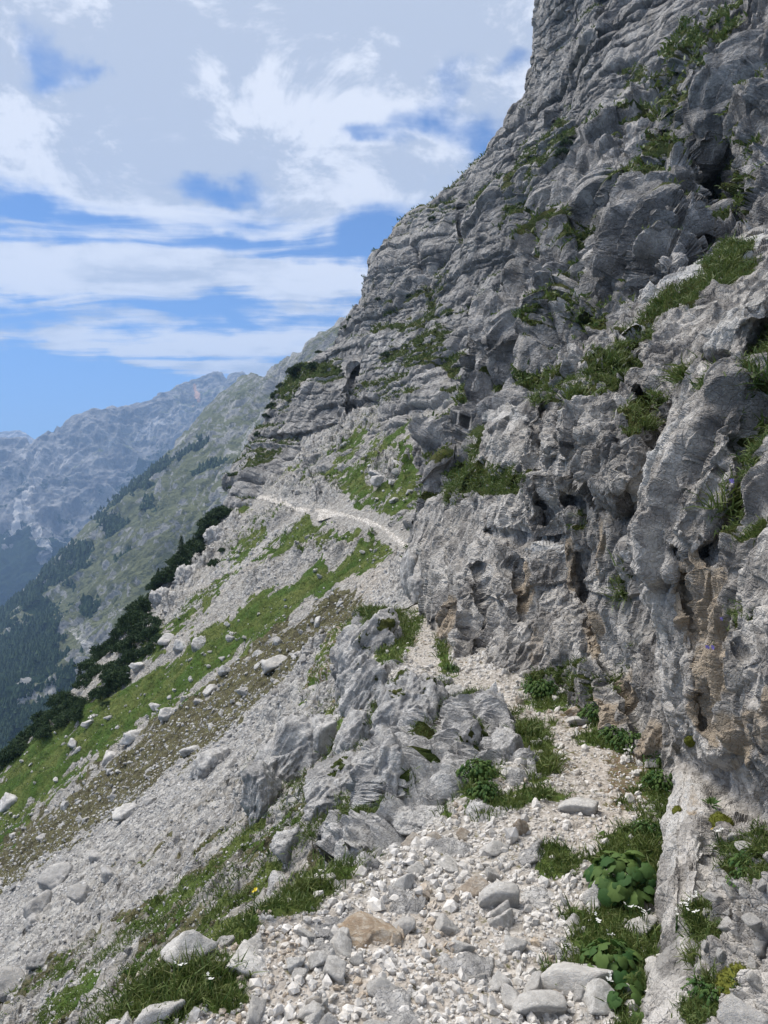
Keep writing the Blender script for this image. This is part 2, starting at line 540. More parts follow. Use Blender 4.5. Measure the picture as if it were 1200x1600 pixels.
M = {}
M['wall_near'] = rock_mat('near_limestone', .30, dark=(.23, .215, .20), mid=(.44, .415, .385), light=(.64, .61, .57))
M['wall_mid'] = rock_mat('mid_limestone', .8, dark=(.21, .198, .188), mid=(.40, .378, .35), light=(.60, .575, .54))
M['wall_far'] = rock_mat('far_limestone', 3.0, streak=.6, dark=(.20, .197, .195), mid=(.34, .33, .32), light=(.48, .465, .445), grain=.7)
M['wall_bay'] = rock_mat('bay_limestone', 1.6, streak=.5, dark=(.16, .155, .15), mid=(.32, .31, .30), light=(.50, .48, .46))
M['outcrop'] = rock_mat('outcrop_limestone', .25, dark=(.27, .265, .26), mid=(.42, .41, .40), light=(.58, .57, .55), streak=.4, tinted=False)
M['boulder'] = rock_mat('boulder_limestone', .8, dark=(.28, .275, .27), mid=(.44, .43, .42), light=(.62, .61, .59), streak=.2, tinted=True, bump=.3)
M['stone'] = rock_mat('stone_limestone', .06, dark=(.30, .285, .265), mid=(.46, .44, .41), light=(.66, .64, .61), streak=0, tinted=True, grain=.4, bump=.1)
M['stone_big'] = rock_mat('big_stone_limestone', .7, dark=(.44, .425, .40), mid=(.62, .60, .565), light=(.76, .74, .70), streak=0, tinted=True, grain=.6, bump=.10)
M['stone_big_warm'] = rock_mat('big_stone_ochre', .7, dark=(.36, .26, .17), mid=(.50, .42, .32), light=(.62, .56, .48), streak=0, tinted=True, grain=.9, bump=.12)
M['stone_warm'] = rock_mat('stone_ochre', .09, dark=(.36, .25, .15), mid=(.47, .38, .27), light=(.55, .48, .40), streak=0, tinted=True, grain=.4, bump=.7)
M['slope'] = ground_mat('slope_ground', .55, fine=.09)
M['ledge'] = ground_mat('trail_ground', .035, base=(.43, .41, .38), base2=(.57, .55, .52), earth=(.17, .12, .085))
M['far_path'] = ground_mat('path_gravel', .2, base=(.58, .55, .51), base2=(.70, .67, .63))
M['grass'] = leaf_mat('grass_blades', (.040, .085, .016), (.100, .140, .032), tip=(.22, .19, .08))
M['leaf'] = leaf_mat('broad_leaf', (.025, .075, .016), (.095, .15, .035), trans=.3, rough=.75)
M['moss'] = leaf_mat('moss_leaf', (.08, .10, .012), (.14, .14, .02), trans=.1, rough=.9)
M['pine'] = leaf_mat('pine_needles', (.018, .040, .015), (.050, .085, .030), trans=.1, rough=.8)
M['bark'] = rock_mat('bark', .2, dark=(.05, .04, .03), mid=(.10, .08, .065), light=(.17, .15, .12), streak=0)
M['petal'] = leaf_mat('white_petal', (.75, .75, .72), (.82, .82, .80), trans=.3)
M['bell'] = leaf_mat('violet_petal', (.20, .17, .55), (.26, .22, .62), trans=.3)
M['yellow'] = leaf_mat('yellow_petal', (.80, .62, .05), (.85, .68, .06), trans=.3)

# ------------------------------------------------------------------ the slope as a height field
CT = np.array([[-5, -.3], [0, -.3], [5, -.35], [10, -.45], [15, -.8], [20, -1.25], [25, -1.7], [30, -2.0], [35, -2.05], [40, -1.7], [45, -.8], [50, .9],
               [55, 3.2], [58, 4.6], [62, 6.5], [68, 8.6], [76, 11.4], [85, 15.0], [92, 18.0], [96, 18.8], [100, 19.2], [115, 20], [150, 24]])
_cy = np.linspace(-5, 150, 1551)
_cc = np.interp(_cy, CT[:, 0], CT[:, 1])
_cc = np.convolve(np.pad(_cc, 20, mode='edge'), np.ones(41) / 41, mode='valid')


def softplus(x, k):
    return np.logaddexp(0, x / k) * k


def hS0(x, y):
    c = np.interp(y, _cy, _cc)
    cap = np.interp(y, [0, 10, 14, 18, 24, 30], [-.2, -.2, .2, 1.5, 8, 60])
    xx = np.minimum(x, cap + .05 * (x - cap))
    h = .8 * xx + c
    yc = 92 + (x + 17) * np.where(x < -17, 2.0, .35)          # crest of the rib where the slope rolls over
    return h - 1.9 * softplus(y - yc, 1.2) * (x < 8)


def hit(hf, px, py, y0, y1, n=500):
    px, py = np.broadcast_arrays(np.atleast_1d(np.asarray(px, float)), np.atleast_1d(np.asarray(py, float)))
    Y = np.geomspace(y0, y1, n)
    P = unproj(px[:, None], py[:, None], Y[None])
    under = P[..., 2] <= hf(P[..., 0].ravel(), P[..., 1].ravel()).reshape(P.shape[:2])
    k = np.argmax(under, 1); ok = under.any(1)
    k = np.maximum(k, 1)
    Yh = Y[k]
    Q = unproj(px, py, Yh)
    Q[:, 2] = hf(Q[:, 0], Q[:, 1])
    return Q, ok


FARPATH_PX = [(672, 868), (655, 862), (640, 855), (620, 840), (597, 823), (575, 814), (545, 806), (520, 800), (497, 797), (480, 797), (455, 791), (440, 784), (428, 778), (408, 775), (394, 776)]
_fp, _ok = hit(hS0, [p[0] for p in FARPATH_PX], [p[1] for p in FARPATH_PX], 30, 110, 900)
FARPATH = [tuple(q[:2]) for q, k in zip(_fp, _ok) if k]

S_GRASS = [(610, 850, 40, 14, 35), (560, 880, 60, 18, 28, .95), (490, 915, 70, 20, 25), (420, 955, 70, 24, 30), (340, 1010, 75, 30, 33), (260, 1070, 80, 34, 35), (170, 1125, 90, 36, 36),
           (60, 1200, 90, 50, 38), (0, 1260, 70, 50, 38, .8), (640, 740, 26, 60, 20), (610, 800, 50, 16, 20, .9), (520, 722, 70, 22, 45, .75), (570, 780, 60, 18, 20, .8), (560, 740, 50, 26, 40, .75), (600, 715, 30, 30, 30, .8), (605, 820, 40, 12, 35, .9), (480, 830, 70, 12, 35, .75), (540, 840, 50, 10, 30, .75), (450, 840, 60, 12, 35, .7), (400, 830, 50, 10, 35, .7),
           (380, 860, 40, 14, 35, .55), (370, 790, 22, 16, 0, .9), (400, 745, 30, 10, 30, .8), (500, 850, 50, 10, 25, .6), (330, 920, 60, 10, 38, .55), (300, 960, 50, 14, 38, .6),
           (230, 1020, 60, 12, 40, .6), (545, 1340, 60, 12, 50, .8), (480, 1180, 60, 16, 45, .45), (400, 1300, 90, 14, 32, .5), (280, 1400, 110, 16, 32, .5), (190, 1480, 100, 16, 30, .55),
           (330, 1480, 90, 30, 30, .5), (120, 1560, 110, 30, 30, .5), (440, 1360, 80, 24, 40, .5), (600, 700, 50, 12, 45, .6), (585, 745, 40, 14, 30, .5), (440, 745, 40, 8, 35, .5)]
S_SCREE = [(400, 860, 90, 12, 33), (320, 930, 70, 12, 36), (620, 930, 45, 22, 40), (560, 990, 70, 22, 40), (480, 1070, 80, 26, 38), (400, 1140, 80, 32, 36), (310, 1215, 90, 36, 34), (200, 1300, 110, 44, 34),
           (80, 1390, 120, 50, 33), (350, 1270, 110, 20, 33), (200, 1400, 120, 22, 33), (60, 1480, 120, 30, 33), (130, 1530, 130, 16, 33), (510, 700, 50, 8, 40, .9), (430, 800, 60, 9, 25, .8),
           (590, 870, 60, 8, 20, .5), (470, 880, 60, 8, 25, .7), (410, 910, 60, 8, 30, .7), (600, 780, 60, 10, 15, .6)]
S_EARTH = [(520, 960, 50, 22, 30), (450, 1020, 70, 34, 35), (380, 1080, 80, 36, 38), (290, 1150, 90, 40, 36), (180, 1230, 110, 40, 34), (60, 1310, 100, 40, 32), (0, 1370, 60, 30, 32),
           (330, 1440, 150, 30, 30, .5), (200, 1540, 150, 30, 30, .5)]
S_WARM = [(380, 880, 90, 12, 33), (590, 920, 45, 26, 30, .9), (470, 1000, 22, 16, 20), (550, 900, 40, 10, 20), (320, 940, 60, 8, 38, .9), (460, 1380, 60, 30, 30, .4)]
S_ROCK = [(515, 690, 48, 16, 38), (555, 665, 25, 12, 20), (475, 772, 44, 18, 0), (600, 735, 30, 20, 40), (340, 830, 30, 26, 30), (410, 815, 50, 14, 20, .7), (290, 900, 40, 10, 40), (250, 960, 60, 10, 42, .9),
          (500, 870, 60, 9, 20, .6), (430, 900, 60, 10, 25, .6), (520, 1080, 30, 50, 60), (470, 1150, 50, 50, 55), (410, 1230, 40, 50, 60), (520, 1250, 50, 60, 60, .7), (460, 1330, 40, 30, 30, .7),
          (370, 1370, 60, 14, 35, .6), (640, 900, 20, 30, 0), (420, 1250, 30, 40, 70)]


def rotmask(px, py, blobs, nz, ragged=.6):
    # the measured angles above rise to the right
    return blobmask(px, py, blobs, nz, ragged)


def slope_fields(x, y):
    z0 = hS0(x, y)
    P = np.stack([x, y, z0], -1)
    px, py = proj(P)
    flat = P.reshape(-1, 3)
    d = np.maximum(flat[:, 1], 4)
    # fall-line stretched noise so that bands have ragged ends
    nz = (fbm(flat * np.array([.25, .55, .25]) + 5, 4, .6)).reshape(x.shape)
    nz2 = (fbm(flat * .9 + 15, 3, .6)).reshape(x.shape)
    nz3 = (fbm(flat * np.array([2.2, 5.0, 2.2]) + 25, 4, .65)).reshape(x.shape)
    near = sstep(y, 15, 9)
    n = (.7 * nz + .5 * nz2) * (1 - .5 * near) + .9 * nz3 * near
    masks = dict(veg=rotmask(px, py, S_GRASS, n), scree=rotmask(px, py, S_SCREE, n), earth=rotmask(px, py, S_EARTH, n), warm=rotmask(px, py, S_WARM, n, .4), rock=rotmask(px, py, S_ROCK, n, .9))
    fd, ft = polydist(x, y, FARPATH)
    wide = .40 + .7 * np.exp(-((ft - .51) / .04) ** 2)
    pathm = sstep(fd, wide + .45, wide)
    sc0 = masks['scree']
    mott = near * (1 - sc0) * sstep(nz3, -.25, .25)
    masks['earth'] = np.maximum(masks['earth'], .50 * near * (1 - sc0))
    masks['veg'] = np.maximum(masks['veg'], .62 * mott)
    r = masks['rock']
    flat2 = flat.copy()
    rib = ridged(flat2 * np.array([.10, .42, .10]) + 3, 4, .55).reshape(x.shape)
    f1 = blockh(facets(flat * .55 + 7), .3).reshape(x.shape)
    f2 = blockh(facets(flat * 1.9 + 2), .3).reshape(x.shape)
    f3 = blockh(facets(flat * 5.2 + 6), .3).reshape(x.shape)
    sc_ = np.clip(y / 40, .18, 1.0)
    dz = .30 * sc_ * rib * (.35 + 1.6 * r) + sc_ * (.22 * nz * 2) + r * sc_ * (.5 * f1 + .22 * f2)
    dz = dz + (1 - .6 * masks['veg']) * (.10 * f2 * sc_ + .07 * f3 * np.clip(y / 20, .25, 1))
    f4 = blockh(facets(flat * 11 + 6), .3).reshape(x.shape)
    dz = dz + near * (.035 * f4 + .05 * f3)
    dz = dz * (1 - .93 * pathm)
    masks['pathm'] = pathm
    masks['veg'] = masks['veg'] * (1 - pathm)
    masks['earth'] = masks['earth'] * (1 - .7 * masks['scree'] * (masks['scree'] > masks['earth']))
    return z0 + dz, masks, px, py


def build_slope():
    ny, nu = 940, 640
    ys = np.geomspace(3.0, 118, ny)
    us = np.linspace(-170, 800, nu)
    Y, U = np.meshgrid(ys, us, indexing='ij')
    X = (U - 600) / F * Y
    Z, mk, px, py = slope_fields(X, Y)
    V = np.stack([X, Y, Z], -1)
    # push the rocky ribs along their own normals as well, so that they can overhang
    n = grid_normals(V); n *= np.sign(n[..., 2:3])
    r = mk['rock'][..., None]
    dd = rock_disp(V.reshape(-1, 3), 1.6, stretch=(1, 1, 1), big=.2).reshape(Y.shape)[..., None]
    V = V + n * dd * r * np.clip(Y / 45, .12, 1.5)[..., None] * .95
    dark = 0 * Y
    ob = mesh_from('scree_slope', V, grid_faces(ny, nu), M['slope'],
                   dict(veg=mk['veg'] * (1 - .75 * mk['rock']), scree=np.maximum(mk['scree'], mk['rock'] * .8), earth=mk['earth'] * (1 - mk['rock']), warm=mk['warm']))
    tag(ob, kind='structure')
    return V, mk


SV, SM = build_slope()
_spx, _spy = proj(SV)
_sys, _sus = SV[:, 0, 1], None


def slope_z(x, y):
    """height of the finished slope, looked up in its grid"""
    ys = np.geomspace(3.0, 118, 940)
    u = np.asarray(x) / np.asarray(y) * F + 600
    i = np.clip(np.log(np.asarray(y) / 3.0) / math.log(118 / 3.0) * 939, 0, 938)
    j = np.clip((u + 170) / 970 * 639, 0, 638)
    return SV[np.round(i).astype(int), np.round(j).astype(int), 2]


def build_far_path():
    pts = np.array(FARPATH)
    # resample smoothly
    t = np.linspace(0, len(pts) - 1, 260)
    k = np.arange(len(pts))
    x = np.interp(t, k, pts[:, 0]); y = np.interp(t, k, pts[:, 1])
    ker = np.ones(9) / 9
    x = np.convolve(np.pad(x, 4, 'edge'), ker, 'valid'); y = np.convolve(np.pad(y, 4, 'edge'), ker, 'valid')
    tx, ty = np.gradient(x), np.gradient(y); L = np.hypot(tx, ty); nx, ny_ = -ty / L, tx / L
    tt = t / (len(pts) - 1)
    w = .15 + .17 * tt + .05 * np.sin(tt * 40) + .8 * np.exp(-((tt - .51) / .03) ** 2) + .25 * np.exp(-((tt - .85) / .1) ** 2)
    cols = np.linspace(-1, 1, 9)
    X = x[:, None] + nx[:, None] * w[:, None] * cols; Y = y[:, None] + ny_[:, None] * w[:, None] * cols
    Z = slope_z(X, Y)
    Zc = Z[:, 4:5] * .35 + .65 * Z + .03 - .12 * np.abs(cols)[None] ** 3
    V = np.stack([X, Y, Zc], -1)
    ob = mesh_from('path', V, grid_faces(260, 9), M['far_path'], dict(warm=np.full(X.shape, .1)))
    tag(ob, kind='structure')


build_far_path()

# ------------------------------------------------------------------ the trail ledge as a height field
TR = np.array([[1.2, .1], [2.31, .12], [2.64, .23], [3.1, .55], [3.7, .96], [4.6, 1.40], [5.6, 1.42], [6.6, 1.03], [7.4, .64], [8.4, .48], [9.7, .55], [11.2, .40], [12.5, .1], [16, -.6]])
TW = np.array([[1.2, .9], [2.3, .75], [3.0, .55], [3.7, .36], [4.6, .34], [5.6, .30], [6.6, .26], [7.4, .2], [8.4, .2], [9.7, .27], [11.2, .26], [16, .3]])
EL = np.array([[1.0, -1.25], [1.6, -1.1], [2.31, -.94], [2.76, -.64], [3.13, -.36], [3.5, -.16], [3.9, .12], [4.3, .45], [4.7, .72], [5.2, .80], [5.8, .72], [6.6, .42], [7.4, .16], [8, .02], [9.5, 0], [12, -.25], [16, -.9]])


def ledge_z(x, y, detail=True):
    x = np.asarray(x, float); y = np.asarray(y, float)
    sh = x.shape
    xl = np.interp(y, EL[:, 0], EL[:, 1]); xc = np.interp(y, TR[:, 0], TR[:, 1]); w = np.interp(y, TW[:, 0], TW[:, 1])
    z = .035 * np.sin(x * 3 + y * 1.3) * .5
    z = z + .16 * softplus(x - xc - w - .05, .06) - .02 * np.exp(-((x - xc) / (w + .1)) ** 2)
    P = np.stack([x.ravel(), y.ravel(), 0 * x.ravel()], -1)
    nb = fbm(P * 1.2 + 4, 3).reshape(sh)
    rough = sstep(np.abs(x - xc), w * .7, w * 1.6)
    z = z + nb * (.02 + .05 * rough)
    if detail:
        z = z + .016 * facets(P * 9 + 3)[:, 0].reshape(sh) + .03 * rough * facets(P * 3.1 + 1)[:, 0].reshape(sh)
    e = xl + .16 * perlin(P * 1.7 + 8).reshape(sh) + .06 * perlin(P * 6 + 8).reshape(sh) - x
    st = 1.6
    z = z - st * softplus(e, .05) - .9 * softplus(y - 13.2, .3)
    return z


L_VEG = [(455, 1408, 75, 18, 18), (365, 1450, 50, 22, 25), (280, 1545, 120, 48, 12), (548, 1335, 24, 60, -40), (590, 1290, 30, 14, 10), (740, 1195, 38, 70, -15), (820, 1150, 46, 26, -15), (848, 1242, 38, 12, 0),
         (690, 1120, 18, 50, -10), (733, 1100, 26, 14, 0), (622, 1010, 15, 60, -35), (694, 1025, 8, 36, 10), (860, 1080, 40, 28, 0), (935, 1120, 26, 22, 0), (640, 1240, 26, 26, 0), (600, 970, 40, 14, 0),
         (970, 1150, 60, 20, 0), (1035, 1215, 26, 60, 0), (960, 1500, 70, 100, 0), (870, 1345, 34, 22, 0), (1000, 1350, 60, 60, 0), (840, 1200, 20, 24, 0), (765, 1260, 60, 14, 10), (1010, 1600, 70, 60, 0, .8),
         (1040, 1120, 60, 60, 0, .7), (1060, 1300, 80, 80, 0, .7)]


def build_ledge():
    ny, nu = 620, 660
    ys = np.geomspace(1.15, 15.5, ny); us = np.linspace(-260, 1420, nu)
    Y, U = np.meshgrid(ys, us, indexing='ij')
    X = (U - 600) / F * Y
    Z = ledge_z(X, Y)
    V = np.stack([X, Y, Z], -1)
    px, py = proj(V)
    fl = V.reshape(-1, 3)
    n = fbm(fl * 6, 3).reshape(X.shape)
    veg = blobmask(px, py, L_VEG, n, .7)
    xl = np.interp(Y, EL[:, 0], EL[:, 1]); xc = np.interp(Y, TR[:, 0], TR[:, 1]); w = np.interp(Y, TW[:, 0], TW[:, 1])
    drop = sstep(xl - X, .05, .25)
    veg = np.maximum(veg * (1 - .3 * drop), drop * (.48 + .5 * n))
    nn = grid_normals(V); nn *= np.sign(nn[..., 2:3])
    dd = rock_disp(fl, .5).reshape(X.shape)[..., None]
    dd2 = rock_disp(fl, .16).reshape(X.shape)[..., None]
    V = V + nn * (dd * .35 + dd2 * .14) * drop[..., None]
    warm = np.exp(-((X - xc) / (w + .25)) ** 2) * (.35 + .5 * sstep(perlin(fl * .9 + 2).reshape(X.shape), -.2, .4))
    trod = blobmask(px, py, [(1000, 1215, 46, 60, 0), (930, 1150, 60, 16, -30, .6), (870, 1190, 30, 30, 0, .5)], n, .5)
    ob = mesh_from('trail_ground', V, grid_faces(ny, nu), M['ledge'], dict(veg=veg, warm=warm, scree=.25 * (1 - drop), earth=np.maximum(.15 + .45 * drop, trod * .9)))
    tag(ob, kind='structure')
    return V, veg


LV, LVEG = build_ledge()


def ground_hit(px, py):
    return hit(lambda x, y: ledge_z(x, y, False), px, py, 1.2, 15, 900)


# ------------------------------------------------------------------ rock walls: measured depth sheets, displaced as rock
SHEETS = {}


def relief(name, rows, edge, right, ncols, ctrl, disp, mat, round_px=40, round_f=.10, bumps=(), creases=(), veg=(), veg_s=1.0, och=(), pale=(), dark=(), back=(10, .05), nscale=1.0, ledge_veg=0.0, ledge_t=.55, wobble=0, smooth=False):
    e = np.interp(rows, [p[1] for p in edge], [p[0] for p in edge])
    r = np.interp(rows, [p[1] for p in right], [p[0] for p in right])
    if wobble:
        q = np.stack([rows / 37.0, rows * 0 + 3, rows * 0], 1)
        e = e + wobble * fbm(q, 4, .6)
    nr = len(rows)
    tps = TPS([(c[0] / 1000, c[1] / 1000) for c in ctrl], [math.log(c[2]) for c in ctrl])

    def depth(PX, PY):
        lnY = tps(PX / 1000, PY / 1000)
        q = np.clip((PX - e[:, None]) / round_px, 0, 1)
        lnY = lnY + round_f * (1 - np.sqrt(np.maximum(1 - (1 - q) ** 2, 0)))
        base = unproj(PX, PY, np.exp(lnY)).reshape(-1, 3)
        nz = fbm(base / nscale * .5, 4, .6).reshape(PX.shape)
        for (x, y, rx, ry, a, amt) in bumps:
            c, sn = math.cos(math.radians(a)), math.sin(math.radians(a))
            u = ((PX - x) * c - (PY - y) * sn) / rx; v = ((PX - x) * sn + (PY - y) * c) / ry
            d2 = u * u + v * v + .25 * nz
            lnY = lnY - amt * sstep(1.25 - np.sqrt(np.maximum(d2, 0)), 0, .75)
        for (line, w, amt) in creases:
            dd, _ = polydist(PX + nz * w * .8, PY + nz * w * .8, line)
            lnY = lnY + amt * np.exp(-(dd / w) ** 2)
        return lnY, nz
    s0 = np.linspace(0, 1, ncols)
    PX = e[:, None] + s0[None] * (r - e)[:, None]
    PY = np.repeat(rows[:, None], ncols, 1)
    lnY, nz = depth(PX, PY)
    # share the columns out by true length, so that parts seen edge-on are as finely meshed as the rest
    m = np.sqrt(np.diff(PX, axis=1) ** 2 + (.55 * F * np.diff(lnY, axis=1)) ** 2)
    ker = np.hanning(27); ker /= ker.sum()
    mp = np.pad(m, ((13, 13), (0, 0)), mode='edge')
    m = sum(ker[i] * mp[i:i + nr] for i in range(27))
    cum = np.concatenate([np.zeros((nr, 1)), np.cumsum(m, 1)], 1); cum /= cum[:, -1:]
    PX = np.stack([np.interp(s0, cum[i], PX[i]) for i in range(nr)])
    lnY, nz = depth(PX, PY)
    P = unproj(PX, PY, np.exp(lnY))
    nb, step = back
    Pe = P[:, :1]
    ray = (PX[:, :1] - 600) / F
    k = (np.arange(nb, 0, -1) ** 1.3)[None, :, None]
    Y0 = Pe[..., 1:2]
    dirv = np.stack([ray + .55, np.ones_like(ray), 0 * ray], -1)
    B = Pe + dirv * k * step * Y0
    G = np.concatenate([B, P], 1)
    n = grid_normals(G)
    view = G - np.array([0, 0, EYE])
    n = n * -np.sign((n * view).sum(-1, keepdims=True) + 1e-12)
    # one side all over: take the side that faces the camera in the middle of the sheet
    raw = grid_normals(G)
    sgn = -np.sign(np.median((raw * view)[:, nb + 5:].sum(-1)))
    n = raw * sgn
    # smooth the normals a little
    for _ in range(3):
        n[1:-1, 1:-1] = (n[1:-1, 1:-1] + n[:-2, 1:-1] + n[2:, 1:-1] + n[1:-1, :-2] + n[1:-1, 2:]) / 5
    n /= np.maximum(np.linalg.norm(n, axis=2, keepdims=True), 1e-9)
    PXf = np.concatenate([np.repeat(PX[:, :1], nb, 1), PX], 1); PYf = np.concatenate([np.repeat(PY[:, :1], nb, 1), PY], 1)
    nzf = np.concatenate([np.repeat(nz[:, :1], nb, 1), nz], 1)
    hh = np.maximum(np.linalg.norm(np.gradient(G, axis=0), axis=2), np.linalg.norm(np.gradient(G, axis=1), axis=2))
    hh[:, :nb] = np.maximum(hh[:, :nb], hh[:, nb:nb + 1])
    for _ in range(2):
        hh[1:-1, 1:-1] = (hh[1:-1, 1:-1] + hh[:-2, 1:-1] + hh[2:, 1:-1] + hh[1:-1, :-2] + hh[1:-1, 2:]) / 5
    d = disp(G.reshape(-1, 3), PXf.ravel(), PYf.ravel(), hh.ravel()).reshape(PXf.shape)
    V = G + n * d[..., None]
    n2 = grid_normals(V) * sgn
    up = np.clip(n2[..., 2], 0, 1)
    for _ in range(2):
        up[1:-1, 1:-1] = (up[1:-1, 1:-1] + up[:-2, 1:-1] + up[2:, 1:-1] + up[1:-1, :-2] + up[1:-1, 2:]) / 5
    vg = blobmask(PXf, PYf, veg, nzf, .8) * sstep(up, .05, .45) * veg_s if len(veg) else 0 * PXf
    if ledge_veg:
        vg = np.maximum(vg, ledge_veg * sstep(up, ledge_t, ledge_t + .2) * sstep(nzf, -.35, .25))
    at = dict(veg=vg, och=blobmask(PXf, PYf, och, nzf, .8), pale=blobmask(PXf, PYf, pale, nzf, .8), dark=blobmask(PXf, PYf, dark, nzf, .8))
    ob = mesh_from(name, V, grid_faces(nr, ncols + nb, flip=(sgn < 0)), mat, at, smooth=smooth)
    tag(ob, kind='structure')
    SHEETS.setdefault(name, []).append((V, vg, n2))
    vx, vy = proj(V)
    return dict(V=V, veg=vg, n=n2, px=vx, py=vy, nb=nb)


def rotz(a):
    c, s = math.cos(a), math.sin(a)
    return [[c, s, 0], [-s, c, 0], [0, 0, 1]]


def strata(P, strike, bed, block, dip=(0, 0), warp=.35, seed=0, rnd=1.0):
    """layered cliff: beds of uneven thickness broken into blocks by upright joints; returns offset (-1..1), joint depth"""
    c, s = math.cos(strike), math.sin(strike)
    a = P[:, 0] * c + P[:, 1] * s
    z = P[:, 2] + dip[0] * P[:, 0] + dip[1] * P[:, 1]
    Q = P / (bed * 6) + seed
    z = z / bed + warp * 2 * perlin(Q) + .9 * perlin(np.stack([z * 0, z * 0, z / bed * .37], 1) + 5) + .15 * perlin(P / bed * .8)
    iz = np.floor(z).astype(np.int64); fz = z - iz
    row = RND[(iz * 7 + 13 + seed) & 255]
    w = block * (.6 + .9 * row)
    u = a / w + row * 13 + .25 * perlin(P / block * .9 + 3) + .06 * perlin(P / block * 5)
    iu = np.floor(u).astype(np.int64); fu = u - iu
    h = RND[(PERM[(iz & 255)] + iu) & 255]
    off = (h - .5) * .9 * rnd + (row - .5) * 1.3
    jz = .75 * np.exp(-(np.minimum(fz, 1 - fz) / .06) ** 2)
    ju = .7 * np.exp(-(np.minimum(fu, 1 - fu) / .035) ** 2)
    return off, jz * (.1 + 1.1 * RND[(iz * 3) & 255] ** 2), ju


# --- far face
def disp_far(P, px, py, h):
    o, jz, ju = strata(P, 1.1, 2.0, 5.5, (.10, .02), warp=.10)
    o2, jz2, ju2 = strata(P, 1.1, .8, 1.7, (.10, .02), seed=4, warp=.12)
    big = fbm(P / 26, 3)
    ribs = ridged(P * np.array([.10, .10, .012]) + 4, 3)
    blk = rock_disp(P, 3.2, stretch=(1, 1, .6), big=.0, f1=.34, f2=.20, f3=.08, crack=.14, h=h)
    gul = ridged(P * np.array([.045, .045, .008]) + 9, 2)
    o3, jz3, ju3 = strata(P, 1.1, 7.0, 11.0, (.10, .02), warp=.15, seed=2)
    d = 1.1 * big + .6 * ribs + .8 * gul + .75 * o3 - 1.1 * jz3 - 1.1 * ju3 + (.42 + .25 * sstep(py, 560, 620)) * o - (.70 + .4 * sstep(py, 560, 620)) * jz - .50 * ju + .16 * o2 - .34 * jz2 - .22 * ju2 + .75 * blk
    return d - d.mean()


W3_EDGE = [(855, -60), (851, 0), (846, 80), (836, 160), (812, 195), (806, 215), (768, 250), (740, 272), (690, 318), (672, 335), (648, 352), (630, 362), (617, 392), (596, 412), (585, 440), (568, 485), (548, 500), (538, 515),
           (505, 545), (470, 568), (452, 585), (432, 612), (418, 640), (404, 680), (392, 700), (376, 735), (368, 760), (366, 830)]
W3_CTRL = [(850, -40, 84), (845, 50, 85), (835, 160, 86), (760, 255, 92), (685, 320, 95), (612, 400, 99), (548, 500, 106), (455, 580, 108), (398, 690, 102), (375, 752, 91), (430, 715, 91.5), (490, 690, 86), (530, 655, 86),
           (560, 640, 84.5), (600, 650, 75.5), (640, 690, 60.5), (650, 715, 56.5), (650, 780, 49), (500, 600, 92), (600, 560, 85), (600, 500, 92), (700, 600, 64), (700, 450, 82), (700, 660, 57), (800, 400, 68), (850, 300, 66), (900, 400, 50),
           (950, 250, 56), (950, 100, 66), (1100, 50, 54), (1200, 50, 46), (1100, 200, 42), (740, 650, 55), (800, 550, 56), (900, 550, 46), (1000, 400, 42), (400, 830, 80), (1200, 300, 34), (640, 860, 42)]
W3 = relief('cliff', np.arange(-60, 830, 1.45), W3_EDGE, [(1235, -60), (1235, 100), (1150, 250), (1000, 420), (900, 600), (780, 700), (720, 830)], 560, W3_CTRL, disp_far, M['wall_far'],
            round_px=26, round_f=.05,
            bumps=[(560, 470, 30, 90, -30, .015), (905, 150, 60, 120, -10, .05), (760, 400, 30, 120, -10, .03), (680, 640, 30, 60, 0, .03), (565, 600, 16, 40, 0, -.02)],
            creases=[([(553, 575), (545, 640)], 5, .03), ([(640, 350), (660, 420), (700, 520)], 8, .02), ([(880, 30), (870, 150), (850, 250)], 8, .02), ([(720, 330), (740, 450), (735, 560)], 7, .03), ([(560, 545), (500, 560), (440, 600)], 5, .02),
                     ([(800, 230), (830, 330), (810, 440)], 10, .03), ([(400, 688), (470, 680), (520, 665)], 4, .02), ([(950, 0), (930, 120), (900, 250)], 10, .03)],
            veg=[(700, 560, 60, 14, 10), (640, 545, 50, 10, 10, .9), (710, 580, 20, 20, 0), (480, 575, 30, 14, 10), (820, 320, 60, 22, 45, .8), (780, 300, 40, 12, 40, .8), (880, 240, 40, 22, 60, .9), (720, 610, 60, 8, 0, .8),
                 (690, 450, 60, 12, 30, .6), (760, 470, 40, 12, 30, .6), (640, 470, 40, 8, 30, .6), (600, 600, 60, 8, 10, .6), (850, 400, 60, 22, 45, .7), (640, 620, 60, 8, 5, .6), (670, 500, 80, 8, 10, .7), (1000, 120, 30, 20, 0, .7),
                 (840, 250, 20, 30, 30), (440, 600, 20, 20, 0, .9)],
            pale=[(600, 545, 20, 30, 0, .5)], nscale=6, ledge_veg=.62, ledge_t=.52, wobble=3.0, back=(12, .03))


# --- cliff of the bay, between the near wall and the far face
def disp_bay(P, px, py, h):
    o, jz, ju = strata(P, 1.0, 1.9, 2.2, (.25, .05), seed=9)
    ribs = ridged(P * np.array([.24, .24, .05]) + 14, 3)
    b = rock_disp(P, 2.3, stretch=(1, 1, .5), big=.25, f1=.5, f2=.24, f3=.09, crack=.18, h=h)
    low = sstep(py, 560, 640)
    return .75 * fbm(P / 9, 3) + .55 * ribs + 2.3 * b * (1 - .25 * low) + (.15 + .05 * low) * (o - .8 * jz - .6 * ju)


